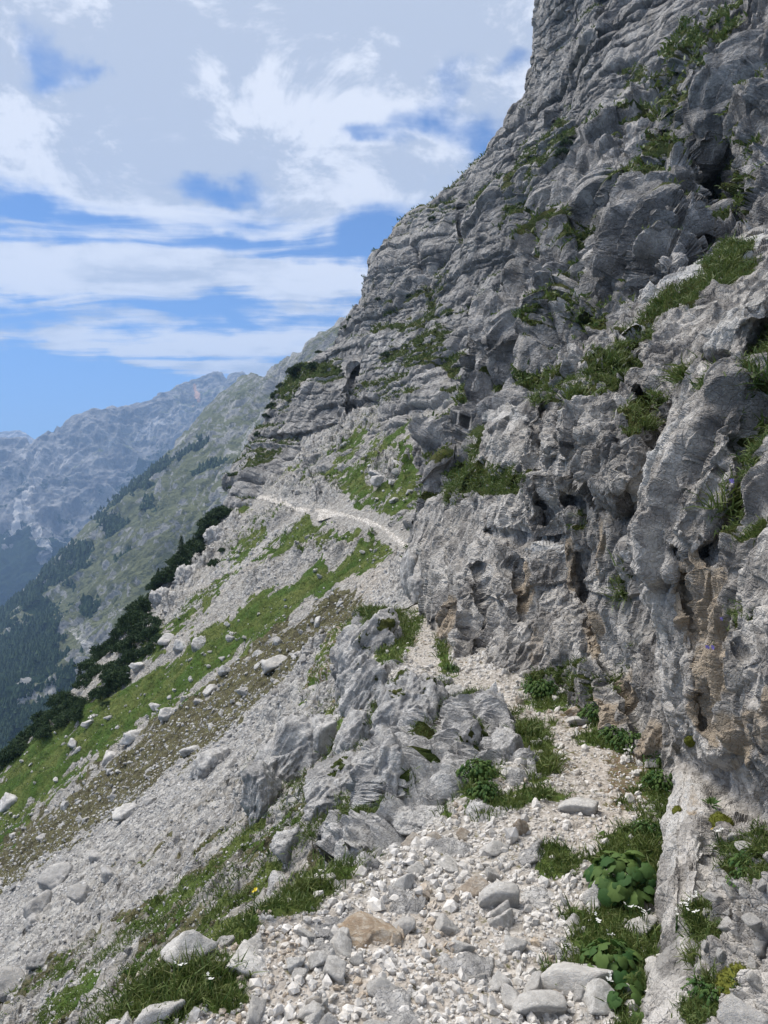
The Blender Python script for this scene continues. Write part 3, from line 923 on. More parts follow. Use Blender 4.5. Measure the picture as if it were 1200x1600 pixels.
W2_EDGE = [(1165, -60), (1130, 0), (1075, 60), (1048, 110), (1000, 170), (948, 230), (905, 285), (880, 320), (862, 380), (846, 440), (838, 480), (800, 500), (768, 530), (742, 565), (730, 600), (722, 630), (700, 655), (658, 690), (653, 760),
           (648, 830), (648, 900)]
W2_CTRL = [(1165, -60, 47), (1130, 0, 45), (1060, 90, 43), (1000, 170, 41), (890, 300, 39), (845, 440, 35), (745, 565, 34), (725, 620, 35), (655, 700, 38), (650, 830, 33), (1250, -40, 36), (1200, 50, 34), (1200, 200, 27), (1100, 120, 37),
           (1050, 230, 33), (1050, 330, 26), (1130, 330, 29), (1220, 330, 20), (900, 450, 28), (950, 350, 29), (830, 580, 27), (800, 520, 29), (900, 560, 21), (800, 650, 24), (1000, 450, 21), (760, 600, 30), (720, 700, 31), (700, 780, 25),
           (1100, 420, 19), (1250, 450, 15), (850, 700, 19), (760, 800, 22), (700, 880, 26)]
W2 = relief('cliff', np.arange(-60, 900, 1.3), W2_EDGE, [(1240, -60), (1240, 420), (1100, 520), (960, 640), (860, 760), (780, 900)], 430, W2_CTRL, disp_bay, M['wall_bay'],
            round_px=34, round_f=.08,
            bumps=[(1045, 340, 62, 110, 0, .13), (960, 300, 40, 70, 0, .05), (1000, 370, 50, 80, 0, .05), (1090, 200, 28, 40, 10, .07), (1150, 130, 22, 40, 0, .06), (880, 440, 30, 70, -10, .05), (800, 550, 60, 50, 0, .05), (690, 640, 28, 60, 0, .05),
                   (690, 720, 34, 40, 0, .05), (1165, 230, 40, 60, 0, .06), (1010, 250, 26, 50, 10, .05)],
            creases=[([(1130, 190), (1122, 300), (1105, 395), (1080, 440)], 17, .16), ([(960, 300), (955, 400), (945, 480)], 9, .06), ([(880, 330), (890, 420), (860, 520), (820, 600)], 9, .07), ([(1080, 90), (1070, 180), (1090, 240)], 10, .07),
                     ([(730, 600), (790, 606), (860, 590)], 9, .08), ([(820, 520), (818, 600)], 5, .10), ([(720, 640), (716, 720)], 4, .04), ([(660, 742), (720, 740)], 3, .04), ([(1000, 250), (980, 330), (985, 400)], 8, .05)],
            veg=[(1080, 90, 60, 40, 50), (1140, 60, 60, 34, 35), (1070, 170, 34, 60, 0), (1050, 240, 40, 30, 0, .9), (1000, 280, 40, 14, 40, .9), (1175, 330, 44, 34, 45), (1120, 370, 20, 50, 0), (900, 400, 50, 22, 50), (920, 370, 34, 20, 40),
                 (880, 380, 26, 36, 30), (850, 600, 60, 16, 15), (790, 605, 50, 14, 5), (740, 620, 30, 12, 0), (900, 470, 30, 22, 30, .8), (720, 750, 50, 40, 40), (690, 780, 26, 20, 0), (1010, 200, 30, 20, 40, .7), (960, 130, 30, 60, 0, .6),
                 (930, 520, 26, 10, 30, .7), (860, 520, 20, 12, 30, .7), (700, 570, 40, 16, 0, .9), (1140, 230, 30, 50, 0, .8)],
            nscale=2.5, ledge_veg=.66, ledge_t=.56, wobble=4.0, back=(12, .05))


# --- near wall with the bulging buttress
def disp_near(P, px, py, h):
    kn = sstep(py, 850, 770) * sstep(px, 800, 880) * sstep(px, 1080, 980)     # knobbly bulge
    a = rock_disp(P, .62, stretch=(1, 1, .32), big=.22, f1=.20, f2=.15, f3=.08, crack=.14, h=h)
    b = rock_disp(P, .30, stretch=(1, 1, .8), rot=rotz(.5), big=.15, f1=.50, f2=.22, f3=.10, crack=.14, h=h)
    o, jz, ju = strata(P, .9, .9, .8, (.1, .25), warp=.3, seed=3)
    return .62 * a * .8 * (1 - .55 * kn) + .30 * b * (.25 + .75 * kn) + (.05 * o - .08 * jz - .03 * ju) * (1 - kn) + .10 * fbm(P * .9, 3)


W1_EDGE = [(1240, 330), (1200, 358), (1150, 385), (1100, 408), (1050, 440), (1010, 468), (980, 500), (945, 520), (900, 545), (868, 570), (852, 600), (838, 618), (790, 640), (766, 655), (752, 690), (748, 715), (742, 742), (705, 762), (672, 785),
           (655, 810), (651, 850), (654, 900), (663, 955), (684, 1000), (697, 1040), (706, 1100), (710, 1160), (720, 1262)]
W1_CTRL = [(1230, 340, 11), (1100, 410, 10.5), (1010, 470, 10), (945, 520, 9.3), (870, 570, 9), (850, 605, 8.8), (770, 650, 12), (745, 690, 12), (735, 745, 12), (665, 790, 15), (652, 850, 15), (658, 940, 11.8), (684, 1000, 9.3), (697, 1040, 7.9),
           (706, 1120, 7.6), (1220, 450, 7.5), (1100, 500, 7.5), (1000, 560, 7.6), (1130, 600, 5.6), (1000, 650, 6.3), (900, 650, 7.3), (950, 750, 6.1), (860, 760, 7.4), (800, 700, 9.8), (800, 640, 11), (780, 800, 9.0), (720, 800, 11.6), (700, 900, 9.8),
           (760, 900, 8.3), (830, 900, 7.5), (900, 820, 6.9), (900, 900, 7), (950, 900, 6.1), (990, 850, 5.5), (980, 950, 5.5), (1000, 1050, 4.9), (1030, 1150, 4.55), (920, 1050, 5.9), (850, 1050, 7.0), (780, 1045, 7.35), (740, 1058, 7.4), (1120, 900, 4.8),
           (1120, 700, 5.2), (960, 1150, 5.1), (1040, 1250, 4.3), (1120, 1200, 4.3), (850, 1150, 6.6), (940, 1220, 5.6), (1010, 1250, 4.7), (760, 1240, 7.2), (880, 1090, 6.3), (930, 1112, 5.75)]
W1 = relief('rock_wall', np.arange(330, 1262, 1.15), W1_EDGE, [(1250, 330), (1250, 420), (1200, 560), (1130, 680), (1100, 900), (1130, 1180)], 450, W1_CTRL, disp_near, M['wall_mid'],
            round_px=42, round_f=.10,
            bumps=[(930, 700, 90, 90, 0, .09), (1040, 570, 50, 90, -30, .05), (820, 690, 50, 50, 0, .04), (790, 760, 70, 50, 0, .03), (985, 870, 20, 22, 0, .04), (690, 920, 26, 100, 0, .03)],
            creases=[([(1000, 540), (1003, 620), (1022, 680)], 11, .12), ([(890, 775), (940, 792), (1020, 792)], 13, .10), ([(737, 880), (739, 950), (730, 1010)], 6, .04), ([(760, 828), (800, 836), (870, 838)], 5, .05),
                     ([(905, 860), (925, 960), (955, 1060), (975, 1120)], 13, .07), ([(760, 660), (768, 710), (752, 760)], 8, .05), ([(1015, 820), (1020, 900)], 10, .06), ([(925, 860), (920, 920)], 7, .04), ([(850, 640), (842, 740), (848, 820)], 8, .05),
                     ([(800, 880), (812, 960)], 7, .03), ([(700, 860), (704, 960)], 5, .03)],
            veg=[(985, 525, 38, 14, 40), (955, 572, 30, 24, 45), (1030, 480, 34, 10, 30), (1085, 455, 30, 12, 40), (1140, 408, 30, 26, 30), (990, 660, 16, 34, 0), (1010, 640, 16, 40, -10), (985, 900, 18, 50, 0), (840, 615, 20, 12, 0), (760, 740, 60, 14, 0),
                 (730, 750, 34, 26, 20), (750, 690, 12, 40, 0), (770, 760, 40, 12, 0), (870, 590, 16, 12, 0), (900, 620, 14, 12, 0, .9), (905, 820, 10, 40, 0, .8), (925, 1080, 30, 60, 0, .9), (850, 1080, 60, 26, 0, .9), (960, 1040, 10, 60, -20, .9),
                 (980, 580, 30, 12, 30), (690, 1050, 12, 30, 0, .8), (1060, 600, 14, 14, 0)],
            och=[(955, 850, 34, 60, 0, .95), (815, 930, 16, 60, 0, .9), (960, 1080, 26, 80, -10, .85), (705, 960, 16, 60, 0, .8), (930, 1000, 16, 50, 0, .8), (1010, 880, 22, 40, 0, .8), (770, 1000, 60, 40, 0, .55), (840, 1010, 20, 50, 0, .7), (1000, 1150, 30, 60, 0, .8), (890, 880, 14, 40, 0, .7)],
            pale=[(830, 848, 40, 10, 0, .8), (985, 868, 16, 14, 0, .8), (880, 560, 40, 12, 30, .5), (790, 650, 30, 10, 20, .6), (1120, 410, 60, 14, 30, .8), (1040, 450, 50, 10, 30, .7)],
            dark=[(735, 940, 8, 50, 0, .7)], nscale=.9, ledge_veg=.35, ledge_t=.7, wobble=3.0, back=(14, .05))  # dark: shade of the narrow slot put into the rock colour


# --- the nearest pillar and boss of the wall
def disp_boss(P, px, py, h):
    # long bands that climb steeply to the right
    R = np.array(Euler((0, math.radians(-28), 0)).to_matrix()) @ np.array(rotz(-.9))
    a = rock_disp(P, .42, stretch=(1, 1, .36), rot=R, big=.25, f1=.34, f2=.18, f3=.08, crack=.12, h=h)
    b = rock_disp(P, .16, stretch=(1, 1, .8), big=.1, f1=.3, f2=.16, f3=.07, crack=.10, rough=.02, h=h)
    low = sstep(py, 1240, 1300) * sstep(px, 1075, 1120)
    stones = rock_disp(P, .11, big=.3, f1=.6, f2=.2, f3=.05, crack=.3, h=h)
    pil = 1 - .85 * sstep(py, 1150, 1200) * sstep(px, 1125, 1095)
    return .42 * a * .62 * pil + .16 * b * .35 + .05 * fbm(P * 1.6, 3) + low * .11 * stones * .6


W0_EDGE = [(1260, 380), (1190, 430), (1150, 480), (1100, 540), (1080, 580), (1062, 620), (1045, 680), (1022, 750), (1000, 800), (990, 832), (998, 870), (1008, 900), (1020, 960), (1030, 1050), (1042, 1130), (1058, 1180), (1050, 1230), (1034, 1290),
           (1028, 1340), (1016, 1400), (1020, 1450), (1012, 1520), (1010, 1600), (1006, 1720)]
W0_CTRL = [(1190, 430, 4.3), (1100, 540, 4.3), (1060, 620, 4.3), (1020, 750, 4.1), (990, 830, 4.1), (1008, 900, 4.1), (1030, 1050, 4.0), (1050, 1190, 3.75), (1025, 1330, 3.05), (1015, 1500, 2.5), (1010, 1600, 2.25), (1006, 1720, 2.0),
           (1280, 300, 4.5), (1260, 500, 3.6), (1200, 700, 3.1), (1130, 700, 3.5), (1110, 900, 3.3), (1200, 900, 2.75), (1280, 900, 2.4), (1090, 1050, 3.35), (1200, 1100, 2.65), (1130, 1200, 3.05), (1190, 1240, 2.75), (1110, 1290, 3.0), (1080, 1400, 2.65),
           (1150, 1400, 2.5), (1200, 1400, 2.3), (1280, 1400, 2.05), (1100, 1550, 2.2), (1200, 1550, 1.95), (1280, 1650, 1.7), (1150, 1290, 2.9), (1280, 1200, 2.3)]
W0 = relief('rock_wall', np.arange(380, 1720, 1.25), W0_EDGE, [(1300, 380), (1300, 1720)], 250, W0_CTRL, disp_boss, M['wall_near'],
            round_px=36, round_f=.10,
            bumps=[(1175, 960, 60, 200, 0, .06), (1100, 700, 34, 130, -22, .04), (1160, 480, 60, 34, 40, .05), (1045, 860, 34, 50, 0, .03), (1175, 1150, 60, 70, 0, .04), (1055, 1330, 45, 150, 0, .02)],
            creases=[([(1200, 610), (1168, 690), (1150, 800), (1112, 868)], 12, .09), ([(1062, 860), (1082, 950), (1095, 1060), (1100, 1130)], 13, .045), ([(1062, 1180), (1110, 1216), (1180, 1262), (1240, 1290)], 18, .12), ([(1105, 560), (1160, 572), (1200, 520)], 10, .09),
                     ([(1130, 600), (1120, 650), (1085, 740)], 6, .05), ([(1130, 1300), (1100, 1340), (1088, 1420)], 5, .008), ([(1060, 640), (1090, 690)], 6, .03), ([(1140, 900), (1150, 1020)], 6, .03), ([(1075, 1190), (1060, 1290), (1063, 1420)], 4, .015)],
            veg=[(1130, 800, 22, 34, 30), (1190, 640, 20, 80, 0), (1115, 600, 26, 16, 0), (1065, 590, 20, 20, 0, .9), (1175, 720, 20, 30, 0), (1150, 1335, 46, 24, 20, .9), (1098, 1440, 34, 52, 20), (1150, 1540, 30, 24, 0), (1192, 1350, 26, 50, 0, .9),
                 (1140, 960, 14, 10, 45), (1100, 1580, 26, 30, 0, .8)],
            och=[(1080, 940, 26, 60, 0, .8), (1100, 1100, 30, 80, 0, .9), (1135, 1160, 30, 70, 0, .85), (1180, 1130, 14, 50, 0, .6), (1080, 1250, 14, 30, 0, .7), (1110, 1030, 12, 60, 0, .7)],
            pale=[(1040, 1300, 30, 100, 0, .55), (1100, 1310, 30, 50, 0, .5), (1150, 500, 50, 12, 45, .6), (1060, 700, 10, 80, -25, .7), (1080, 1240, 26, 30, 0, .5)],
            dark=[(1085, 1303, 9, 8, 0, 1), (1053, 1316, 5, 4, 30, 1), (1020, 1474, 9, 8, 0, .9), (1040, 1490, 10, 30, 0, .6)], nscale=.35, ledge_veg=.0, wobble=3.0, back=(14, .05))


# --- broken bedrock shelf that carries the trail and drops away on its outer side
def disp_shelf(P, px, py, h):
    R = np.array(Euler((0, math.radians(32), 0)).to_matrix()) @ np.array(rotz(.4))
    a = rock_disp(P, .42, stretch=(1, 1, .38), rot=R, big=.3, f1=.42, f2=.22, f3=.10, crack=.22, flute=.10, h=h)
    return .42 * a * .8 + .10 * fbm(P * 1.1, 3)


W4_EDGE = [(606, 950), (585, 960), (560, 972), (540, 992), (531, 1010), (529, 1040), (534, 1080), (541, 1110), (546, 1150), (556, 1185), (566, 1220), (574, 1260), (578, 1300), (562, 1340), (548, 1372)]
W4_CTRL = [(606, 950, 11.4), (575, 965, 11), (540, 995, 10.3), (530, 1040, 10), (541, 1110, 8.4), (550, 1160, 7.2), (570, 1220, 6.0), (580, 1270, 5.2), (575, 1325, 4.45), (560, 1372, 4.0), (600, 1000, 9.9), (640, 975, 10.3), (648, 1010, 9.1), (600, 1050, 8.5), (650, 1050, 7.5), (690, 1060, 7.1),
           (600, 1100, 7.0), (650, 1110, 6.3), (700, 1095, 6.3), (750, 1105, 6.0), (600, 1160, 5.9), (650, 1160, 5.65), (700, 1150, 5.5), (760, 1150, 5.3), (800, 1130, 5.5), (800, 1180, 4.95), (600, 1220, 5.0), (650, 1220, 4.95), (700, 1210, 4.95), (750, 1220, 4.75), (810, 1230, 4.5),
           (845, 1235, 4.45), (845, 1170, 5.0), (620, 1280, 4.35), (680, 1290, 4.0), (760, 1280, 4.1), (840, 1290, 3.9)]
W4 = relief('rock_shelf', np.arange(950, 1372, 1.15), W4_EDGE, [(618, 950), (632, 1000), (640, 1030), (690, 1060), (752, 1085), (790, 1120), (812, 1160), (836, 1200), (842, 1235), (800, 1262), (720, 1290), (645, 1308), (612, 1335), (580, 1372)], 270, W4_CTRL, disp_shelf, M['outcrop'],
            round_px=22, round_f=.06,
            bumps=[(606, 1225, 22, 62, -10, .05), (632, 1105, 40, 56, -20, .06), (578, 1085, 30, 36, -20, .05), (683, 1225, 22, 40, -10, .04), (796, 1195, 20, 50, 0, .04), (580, 1020, 36, 40, -30, .04)],
            creases=[([(700, 1085), (690, 1130), (705, 1190)], 8, .06), ([(742, 1110), (735, 1180), (745, 1250)], 12, .07), ([(662, 1150), (650, 1190), (655, 1240)], 5, .05), ([(640, 1040), (600, 1080), (585, 1140), (595, 1170)], 7, .06), ([(560, 1060), (552, 1130)], 6, .05),
                     ([(775, 1130), (772, 1200), (775, 1250)], 5, .05), ([(636, 1180), (634, 1250)], 4, .05), ([(550, 1000), (575, 1030)], 4, .03), ([(565, 990), (600, 1030)], 4, .03)],
            veg=[(692, 1120, 14, 44, 0), (740, 1180, 26, 66, 0), (735, 1100, 22, 12, 0), (640, 1238, 14, 18, 0, .9), (622, 1012, 14, 46, -35), (770, 1255, 40, 12, 10), (600, 970, 34, 10, 0), (820, 1150, 34, 20, 0), (590, 1110, 8, 30, 30, .8), (670, 1160, 14, 10, 0, .8), (600, 1290, 30, 14, 0, .8)],
            pale=[(600, 1050, 40, 8, 20, .5), (700, 1080, 30, 8, 0, .6), (605, 1200, 20, 50, 0, .4), (820, 1215, 26, 20, 0, .5)], nscale=.6, ledge_veg=.0, ledge_t=.75, wobble=3.0, back=(10, .04))


# ------------------------------------------------------------------ far mountains
def mountain_mat(name, s, rock=(.12, .12, .13), rock2=(.34, .335, .33), green=(.10, .135, .06), wood=(.018, .035, .016)):
    m, t = new_mat(name)
    p = t.n('ShaderNodeNewGeometry').outputs['Position']
    nrm = t.n('ShaderNodeSeparateXYZ', {0: t.n('ShaderNodeNewGeometry').outputs['Normal']}).outputs[2]
    a = t.noise(p, 1.0 / s, 6, .65, .5)
    b = t.noise(p, 6.0 / s, 6, .7, .3)
    st = t.noise(t.scaled(p, 4.0 / s, 4.0 / s, .7 / s), 1.0, 5, .65, .4)
    col = t.mix(t.ss(t.math('ADD', t.math('MULTIPLY', b, .35), t.math('MULTIPLY', st, .65)), .38, .62), rock, rock2)
    col = t.mix(t.math('MULTIPLY', t.ss(t.noise(p, 2.2 / s, 5, .7, .5), .52, .66), .6), col, (.20, .20, .215))
    g = t.math('ADD', t.attr('veg'), t.math('MULTIPLY', t.math('SUBTRACT', t.math('ADD', t.math('MULTIPLY', a, .5), t.math('MULTIPLY', b, .5)), .5), 1.9))
    g = t.math('ADD', g, t.math('MULTIPLY', t.math('SUBTRACT', nrm, .55), .6))
    col = t.mix(t.ss(g, .42, .66), col, t.mix(b, green, (.15, .165, .09)))
    f = t.math('ADD', t.attr('wood'), t.math('MULTIPLY', t.math('SUBTRACT', t.math('ADD', t.math('MULTIPLY', a, .4), t.math('MULTIPLY', b, .6)), .5), 1.6))
    col = t.mix(t.ss(f, .46, .56), col, wood)
    sc_ = t.math('ADD', t.attr('pale'), t.math('MULTIPLY', t.math('SUBTRACT', b, .5), .9))
    col = t.mix(t.ss(sc_, .45, .62), col, t.mix(t.attr('warm'), (.52, .51, .50), (.55, .36, .27)))
    h = t.math('ADD', t.math('MULTIPLY', b, 1.0), t.math('MULTIPLY', st, .8))
    bp = t.n('ShaderNodeBump', {'Height': h, 'Strength': 1.0, 'Distance': .10 * s})
    finish(t, col, .95, bp.outputs[0], .05)
    return m


def ridge_sheet(name, cols, sky, bottom, nrows, ctrl, disp, mat, masks, wob=0, power=1.0):
    e = np.interp(cols, [p[0] for p in sky], [p[1] for p in sky])
    if wob:
        e = e + wob * fbm(np.stack([cols / 16.0, cols * 0 + 1.7, cols * 0], 1), 5, .6)
    bt = np.interp(cols, [p[0] for p in bottom], [p[1] for p in bottom])
    s = np.linspace(0, 1, nrows) ** power
    PY = e[None] + s[:, None] * (bt - e)[None]
    PX = np.repeat(cols[None], nrows, 0)
    lnY = TPS([(c[0] / 1000, c[1] / 1000) for c in ctrl], [math.log(c[2]) for c in ctrl])(PX / 1000, PY / 1000)
    P = unproj(PX, PY, np.exp(lnY))
    nb = 14
    k = (np.arange(nb, 0, -1) ** 1.4)[:, None, None]
    B = P[:1] + np.array([-.25, 1, -.75]) * k * P[:1, :, 1:2] * .006
    G = np.concatenate([B, P], 0)
    n = grid_normals(G)
    view = G - np.array([0, 0, EYE])
    sg = -np.sign(np.median((n * view)[nb:].sum(-1)))
    n = n * sg
    d = disp(G.reshape(-1, 3)).reshape(G.shape[:2])
    fade = np.ones(len(G)); fade[:nb] = .5; fade[nb:] = .5 + .5 * sstep(np.arange(nrows) / nrows, 0, .12); d = d * fade[:, None]
    V = G + n * d[..., None]
    PXf, PYf = proj(G)
    nz = fbm(G.reshape(-1, 3) / (G[..., 1].mean() * .03), 5, .6).reshape(PXf.shape)
    at = {k_: blobmask(PXf, PYf, b, nz, .8) for k_, b in masks.items()}
    ob = mesh_from(name, V, grid_faces(nrows + nb, len(cols), flip=(sg < 0)), mat, at)
    tag(ob, kind='structure')
    return V, at


M['mt_far'] = mountain_mat('far_mountain_rock', 260)
M['mt_mid'] = mountain_mat('near_mountain_rock', 110, rock=(.20, .205, .20), rock2=(.38, .375, .36), green=(.088, .098, .062))


def disp_mt(a, sc_):
    def f(P):
        w = np.stack([perlin(P / sc_ + 3), perlin(P / sc_ + 13), perlin(P / sc_ * .8 + 23)], 1) * sc_ * .3
        Q = (P + w) / sc_
        r = ridged(Q * np.array([1.3, 1.3, .30]), 6, .52)
        return a * (.55 * r + .5 * fbm(Q * .6, 3)) + a * .10 * facets(Q * 6)[:, 0]
    return f


SKY_A = [(-60, 672), (0, 676), (30, 676), (45, 684), (62, 692), (90, 700), (140, 720)]
ridge_sheet('mountain', np.arange(-80, 150, 1.5), SKY_A, [(-80, 800), (150, 800)], 80, [(-60, 672, 5600), (100, 700, 5400), (-60, 800, 5000), (150, 800, 4900)], disp_mt(40, 500), M['mt_far'], dict(veg=[(0, 760, 200, 40, 0, .3)], pale=[(0, 690, 100, 16, 0, .5)]), wob=2)

SKY_B = [(-70, 700), (-30, 690), (0, 687), (20, 688), (37, 687), (46, 697), (52, 704), (58, 690), (66, 680), (75, 673), (82, 674), (88, 664), (95, 672), (105, 660), (120, 652), (133, 648), (145, 645), (160, 650), (167, 646), (170, 639), (177, 638), (183, 645),
         (205, 638), (235, 629), (252, 620), (270, 612), (287, 602), (300, 594), (318, 587), (335, 582), (345, 586), (356, 593), (368, 585), (378, 583), (388, 587), (400, 600), (430, 620), (470, 640)]
mtB = ridge_sheet('mountain', np.arange(-80, 470, 1.15), SKY_B, [(-80, 1010), (60, 1000), (150, 940), (300, 820), (470, 760)], 330,
                  [(-60, 700, 3300), (0, 687, 3300), (88, 665, 3400), (175, 640, 3500), (335, 582, 3900), (450, 640, 3900), (0, 800, 2900), (60, 760, 3100), (150, 760, 3000), (110, 850, 2700), (250, 720, 3300), (350, 680, 3500), (0, 960, 2300), (200, 900, 2700), (300, 800, 3000), (60, 860, 2500)],
                  disp_mt(60, 240), M['mt_far'],
                  dict(veg=[(250, 660, 120, 26, 28, .35), (200, 690, 60, 20, 30, .3), (40, 950, 120, 60, 0, .4), (360, 620, 50, 14, 10, .2)],
                       wood=[(30, 900, 90, 60, 0, .75), (110, 860, 50, 40, -40, .5), (20, 770, 40, 40, -40, .5), (230, 740, 60, 20, 40, .5), (150, 800, 50, 30, 40, .45), (50, 960, 100, 40, 0, .9), (90, 780, 30, 50, 20, .4)],
                       pale=[(60, 850, 6, 60, 20, .55), (85, 860, 5, 50, 35, .5), (70, 720, 40, 20, 0, .5), (309, 622, 3, 16, 15, 1), (40, 800, 6, 50, -30, .7), (250, 665, 70, 8, 28, .5), (180, 700, 12, 60, 0, .4)],
                       warm=[(309, 622, 12, 26, 15, 1)]), wob=2.6)

SKY_C = [(-90, 1060), (-40, 1000), (0, 963), (40, 925), (60, 902), (90, 872), (120, 845), (140, 822), (165, 800), (200, 765), (228, 742), (255, 717), (300, 668), (320, 645), (340, 626), (355, 612), (370, 600), (382, 588), (393, 583), (403, 586), (412, 592),
         (425, 580), (435, 567), (450, 562), (465, 556), (482, 552), (492, 545), (500, 530), (520, 518), (540, 503), (552, 494), (575, 480), (620, 440), (660, 420)]
C_WOOD = [(40, 1050, 62, 85, 0, 1), (80, 990, 30, 34, 0, .9), (20, 1140, 60, 60, 0, 1), (150, 800, 12, 26, 45, .9), (195, 770, 30, 12, 40, 1), (235, 745, 34, 10, 38, 1), (180, 830, 22, 12, 40, .7), (255, 745, 26, 7, 30, .95), (300, 715, 30, 7, 25, .95),
          (335, 735, 26, 6, 25, .9), (130, 870, 24, 16, 30, .8), (90, 900, 30, 20, 40, .8), (60, 930, 40, 20, 40, .8), (200, 880, 20, 8, 30, .6), (240, 800, 12, 8, 0, .7), (20, 960, 30, 14, 40, .9), (150, 960, 16, 10, 30, .6), (110, 1110, 30, 60, 0, .9), (230, 770, 16, 6, 30, .8)]
mtC = ridge_sheet('mountain', np.arange(-90, 660, 1.15), SKY_C, [(-90, 1330), (100, 1230), (250, 1010), (420, 800), (660, 700)], 420,
                  [(-60, 1020, 1200), (0, 963, 1250), (165, 800, 1350), (255, 717, 1450), (340, 626, 1600), (393, 583, 1700), (415, 590, 1500), (450, 562, 1300), (552, 494, 950), (650, 430, 800), (0, 1200, 620), (0, 1080, 800), (100, 1230, 520), (150, 1000, 800), (200, 880, 950),
                   (300, 750, 1100), (380, 680, 1150), (300, 900, 700), (400, 760, 800), (500, 600, 850), (600, 650, 600), (60, 1000, 950)],
                  disp_mt(19, 105), M['mt_mid'],
                  dict(veg=[(220, 850, 700, 700, 0, .50), (200, 860, 160, 60, 42, .72), (300, 760, 90, 40, 45, .62), (380, 660, 60, 60, 0, .42), (120, 950, 80, 40, 40, .75), (450, 600, 60, 60, 0, .4), (250, 900, 120, 60, 45, .7), (520, 540, 60, 40, 0, .35)],
                       wood=C_WOOD, pale=[(130, 1000, 8, 50, 40, .5), (400, 600, 30, 30, 0, .35)]), wob=3.0)


def build_valley():
    n = 90
    x = np.linspace(-9000, 9000, n); y = np.concatenate([np.linspace(-9000, 0, 10), np.linspace(100, 9000, n - 10)])
    Y, X = np.meshgrid(y, x, indexing='ij')
    P = np.stack([X, Y, 0 * X], -1).reshape(-1, 3)
    Z = -560 + 30 * fbm(P / 900, 4).reshape(X.shape)
    ob = mesh_from('valley_ground', np.stack([X, Y, Z], -1), grid_faces(n, n), M['mt_mid'], dict(veg=.6 + 0 * X, wood=.9 + 0 * X))
    tag(ob, kind='structure')


build_valley()


def build_forest():
    """the far wood on the lower flank of the near mountain: thousands of spruce crowns read as one mass"""
    V, at = mtC
    r = np.random.default_rng(5)
    w = at['wood'].ravel(); P = V.reshape(-1, 3)
    px, py = proj(P)
    idx = np.where((w > .33) & (px > -90) & (px < 420))[0]
    pw = np.clip(w[idx] - .38, .02, 1) * (perlin(P[idx] / 22) > -.28); idx = r.choice(idx, 9500, p=pw / pw.sum())
    Q = P[idx] + r.normal(size=(len(idx), 3)) * np.array([3, 3, 0])
    d = Q[:, 1]
    Vs, Fs, T = [], [], []
    base = 0
    k = 7
    for layer, (z0, z1, rr) in enumerate([(.0, .60, .42), (.30, .85, .32), (.55, 1.0, .20)]):
        ang = np.linspace(0, 2 * math.pi, k, endpoint=False)[None] + r.random((len(Q), 1)) * 6
        hgt = (3.0 + 5.5 * r.random(len(Q))) * np.clip(d / 900, .7, 1.2)
        if layer == 0: H = hgt
        R = (H * rr)[:, None] * (.7 + .5 * r.random((len(Q), k)))
        ring = np.stack([Q[:, :1] + np.cos(ang) * R, Q[:, 1:2] + np.sin(ang) * R, Q[:, 2:3] + (H * z0)[:, None] - .1 * R], -1)
        tip = Q + np.stack([0 * H, 0 * H, H * z1], 1)
        vv = np.concatenate([ring, tip[:, None]], 1).reshape(-1, 3)
        o = base + np.arange(len(Q))[:, None] * (k + 1)
        i = np.arange(k)[None]
        Fs.append(np.stack([o + i, o + (i + 1) % k, np.broadcast_to(o + k, (len(Q), k))], -1).reshape(-1, 3))
        Vs.append(vv); T.append(np.repeat(r.random(len(Q)), k + 1)); base += len(vv)
    ob = mesh_from('forest', np.concatenate(Vs), np.concatenate(Fs), M['pine'], dict(tint=np.concatenate(T)), smooth=False)
    tag(ob, 'dark spruce wood covering the lower mountain flank across the valley', 'forest', kind='stuff')


build_forest()

# ------------------------------------------------------------------ haze
def build_haze():
    x0, x1, y0, y1, z0, z1 = -9100, 9100, -9100, 9100, -640, 1150
    bm = bmesh.new(); bmesh.ops.create_cube(bm, size=1)
    for v in bm.verts:
        v.co = Vector(((x0 + x1) / 2 + v.co.x * (x1 - x0), (y0 + y1) / 2 + v.co.y * (y1 - y0), (z0 + z1) / 2 + v.co.z * (z1 - z0)))
    me = bpy.data.meshes.new('haze'); bm.to_mesh(me); bm.free()
    m, t = new_mat('haze_air')
    v = t.n('ShaderNodeVolumePrincipled', {'Color': (.33, .51, .82, 1), 'Density': HAZE, 'Anisotropy': .1})
    t.n('ShaderNodeOutputMaterial', {'Volume': v.outputs[0]})
    me.materials.append(m)
    ob = bpy.data.objects.new('haze', me); C.objects.link(ob)
    tag(ob, kind='stuff')


HAZE = 1.7e-4
build_haze()


# ------------------------------------------------------------------ loose rock shapes
def ico(sub):
    bm = bmesh.new(); bmesh.ops.create_icosphere(bm, subdivisions=sub, radius=1)
    V = np.array([v.co for v in bm.verts], np.float32); Fa = np.array([[v.index for v in f.verts] for f in bm.faces], np.int32)
    bm.free(); return V, Fa


ICO = {k: ico(k) for k in (1, 2, 4, 5, 6)}


def polytope(U, seed, planes=13, soft=.03, lo=.62, hi=.95):
    r = np.random.default_rng(seed)
    N = r.normal(size=(planes, 3)); N /= np.linalg.norm(N, axis=1)[:, None]
    h = r.uniform(lo, hi, planes)
    q = h[None] / np.maximum(U @ N.T, .05)
    q = np.minimum(q, 1.6)
    if soft:
        rad = -soft * np.log(np.exp(-q / soft).sum(1))
    else:
        rad = q.min(1)
    return U * np.clip(rad, .3, 1.35)[:, None]


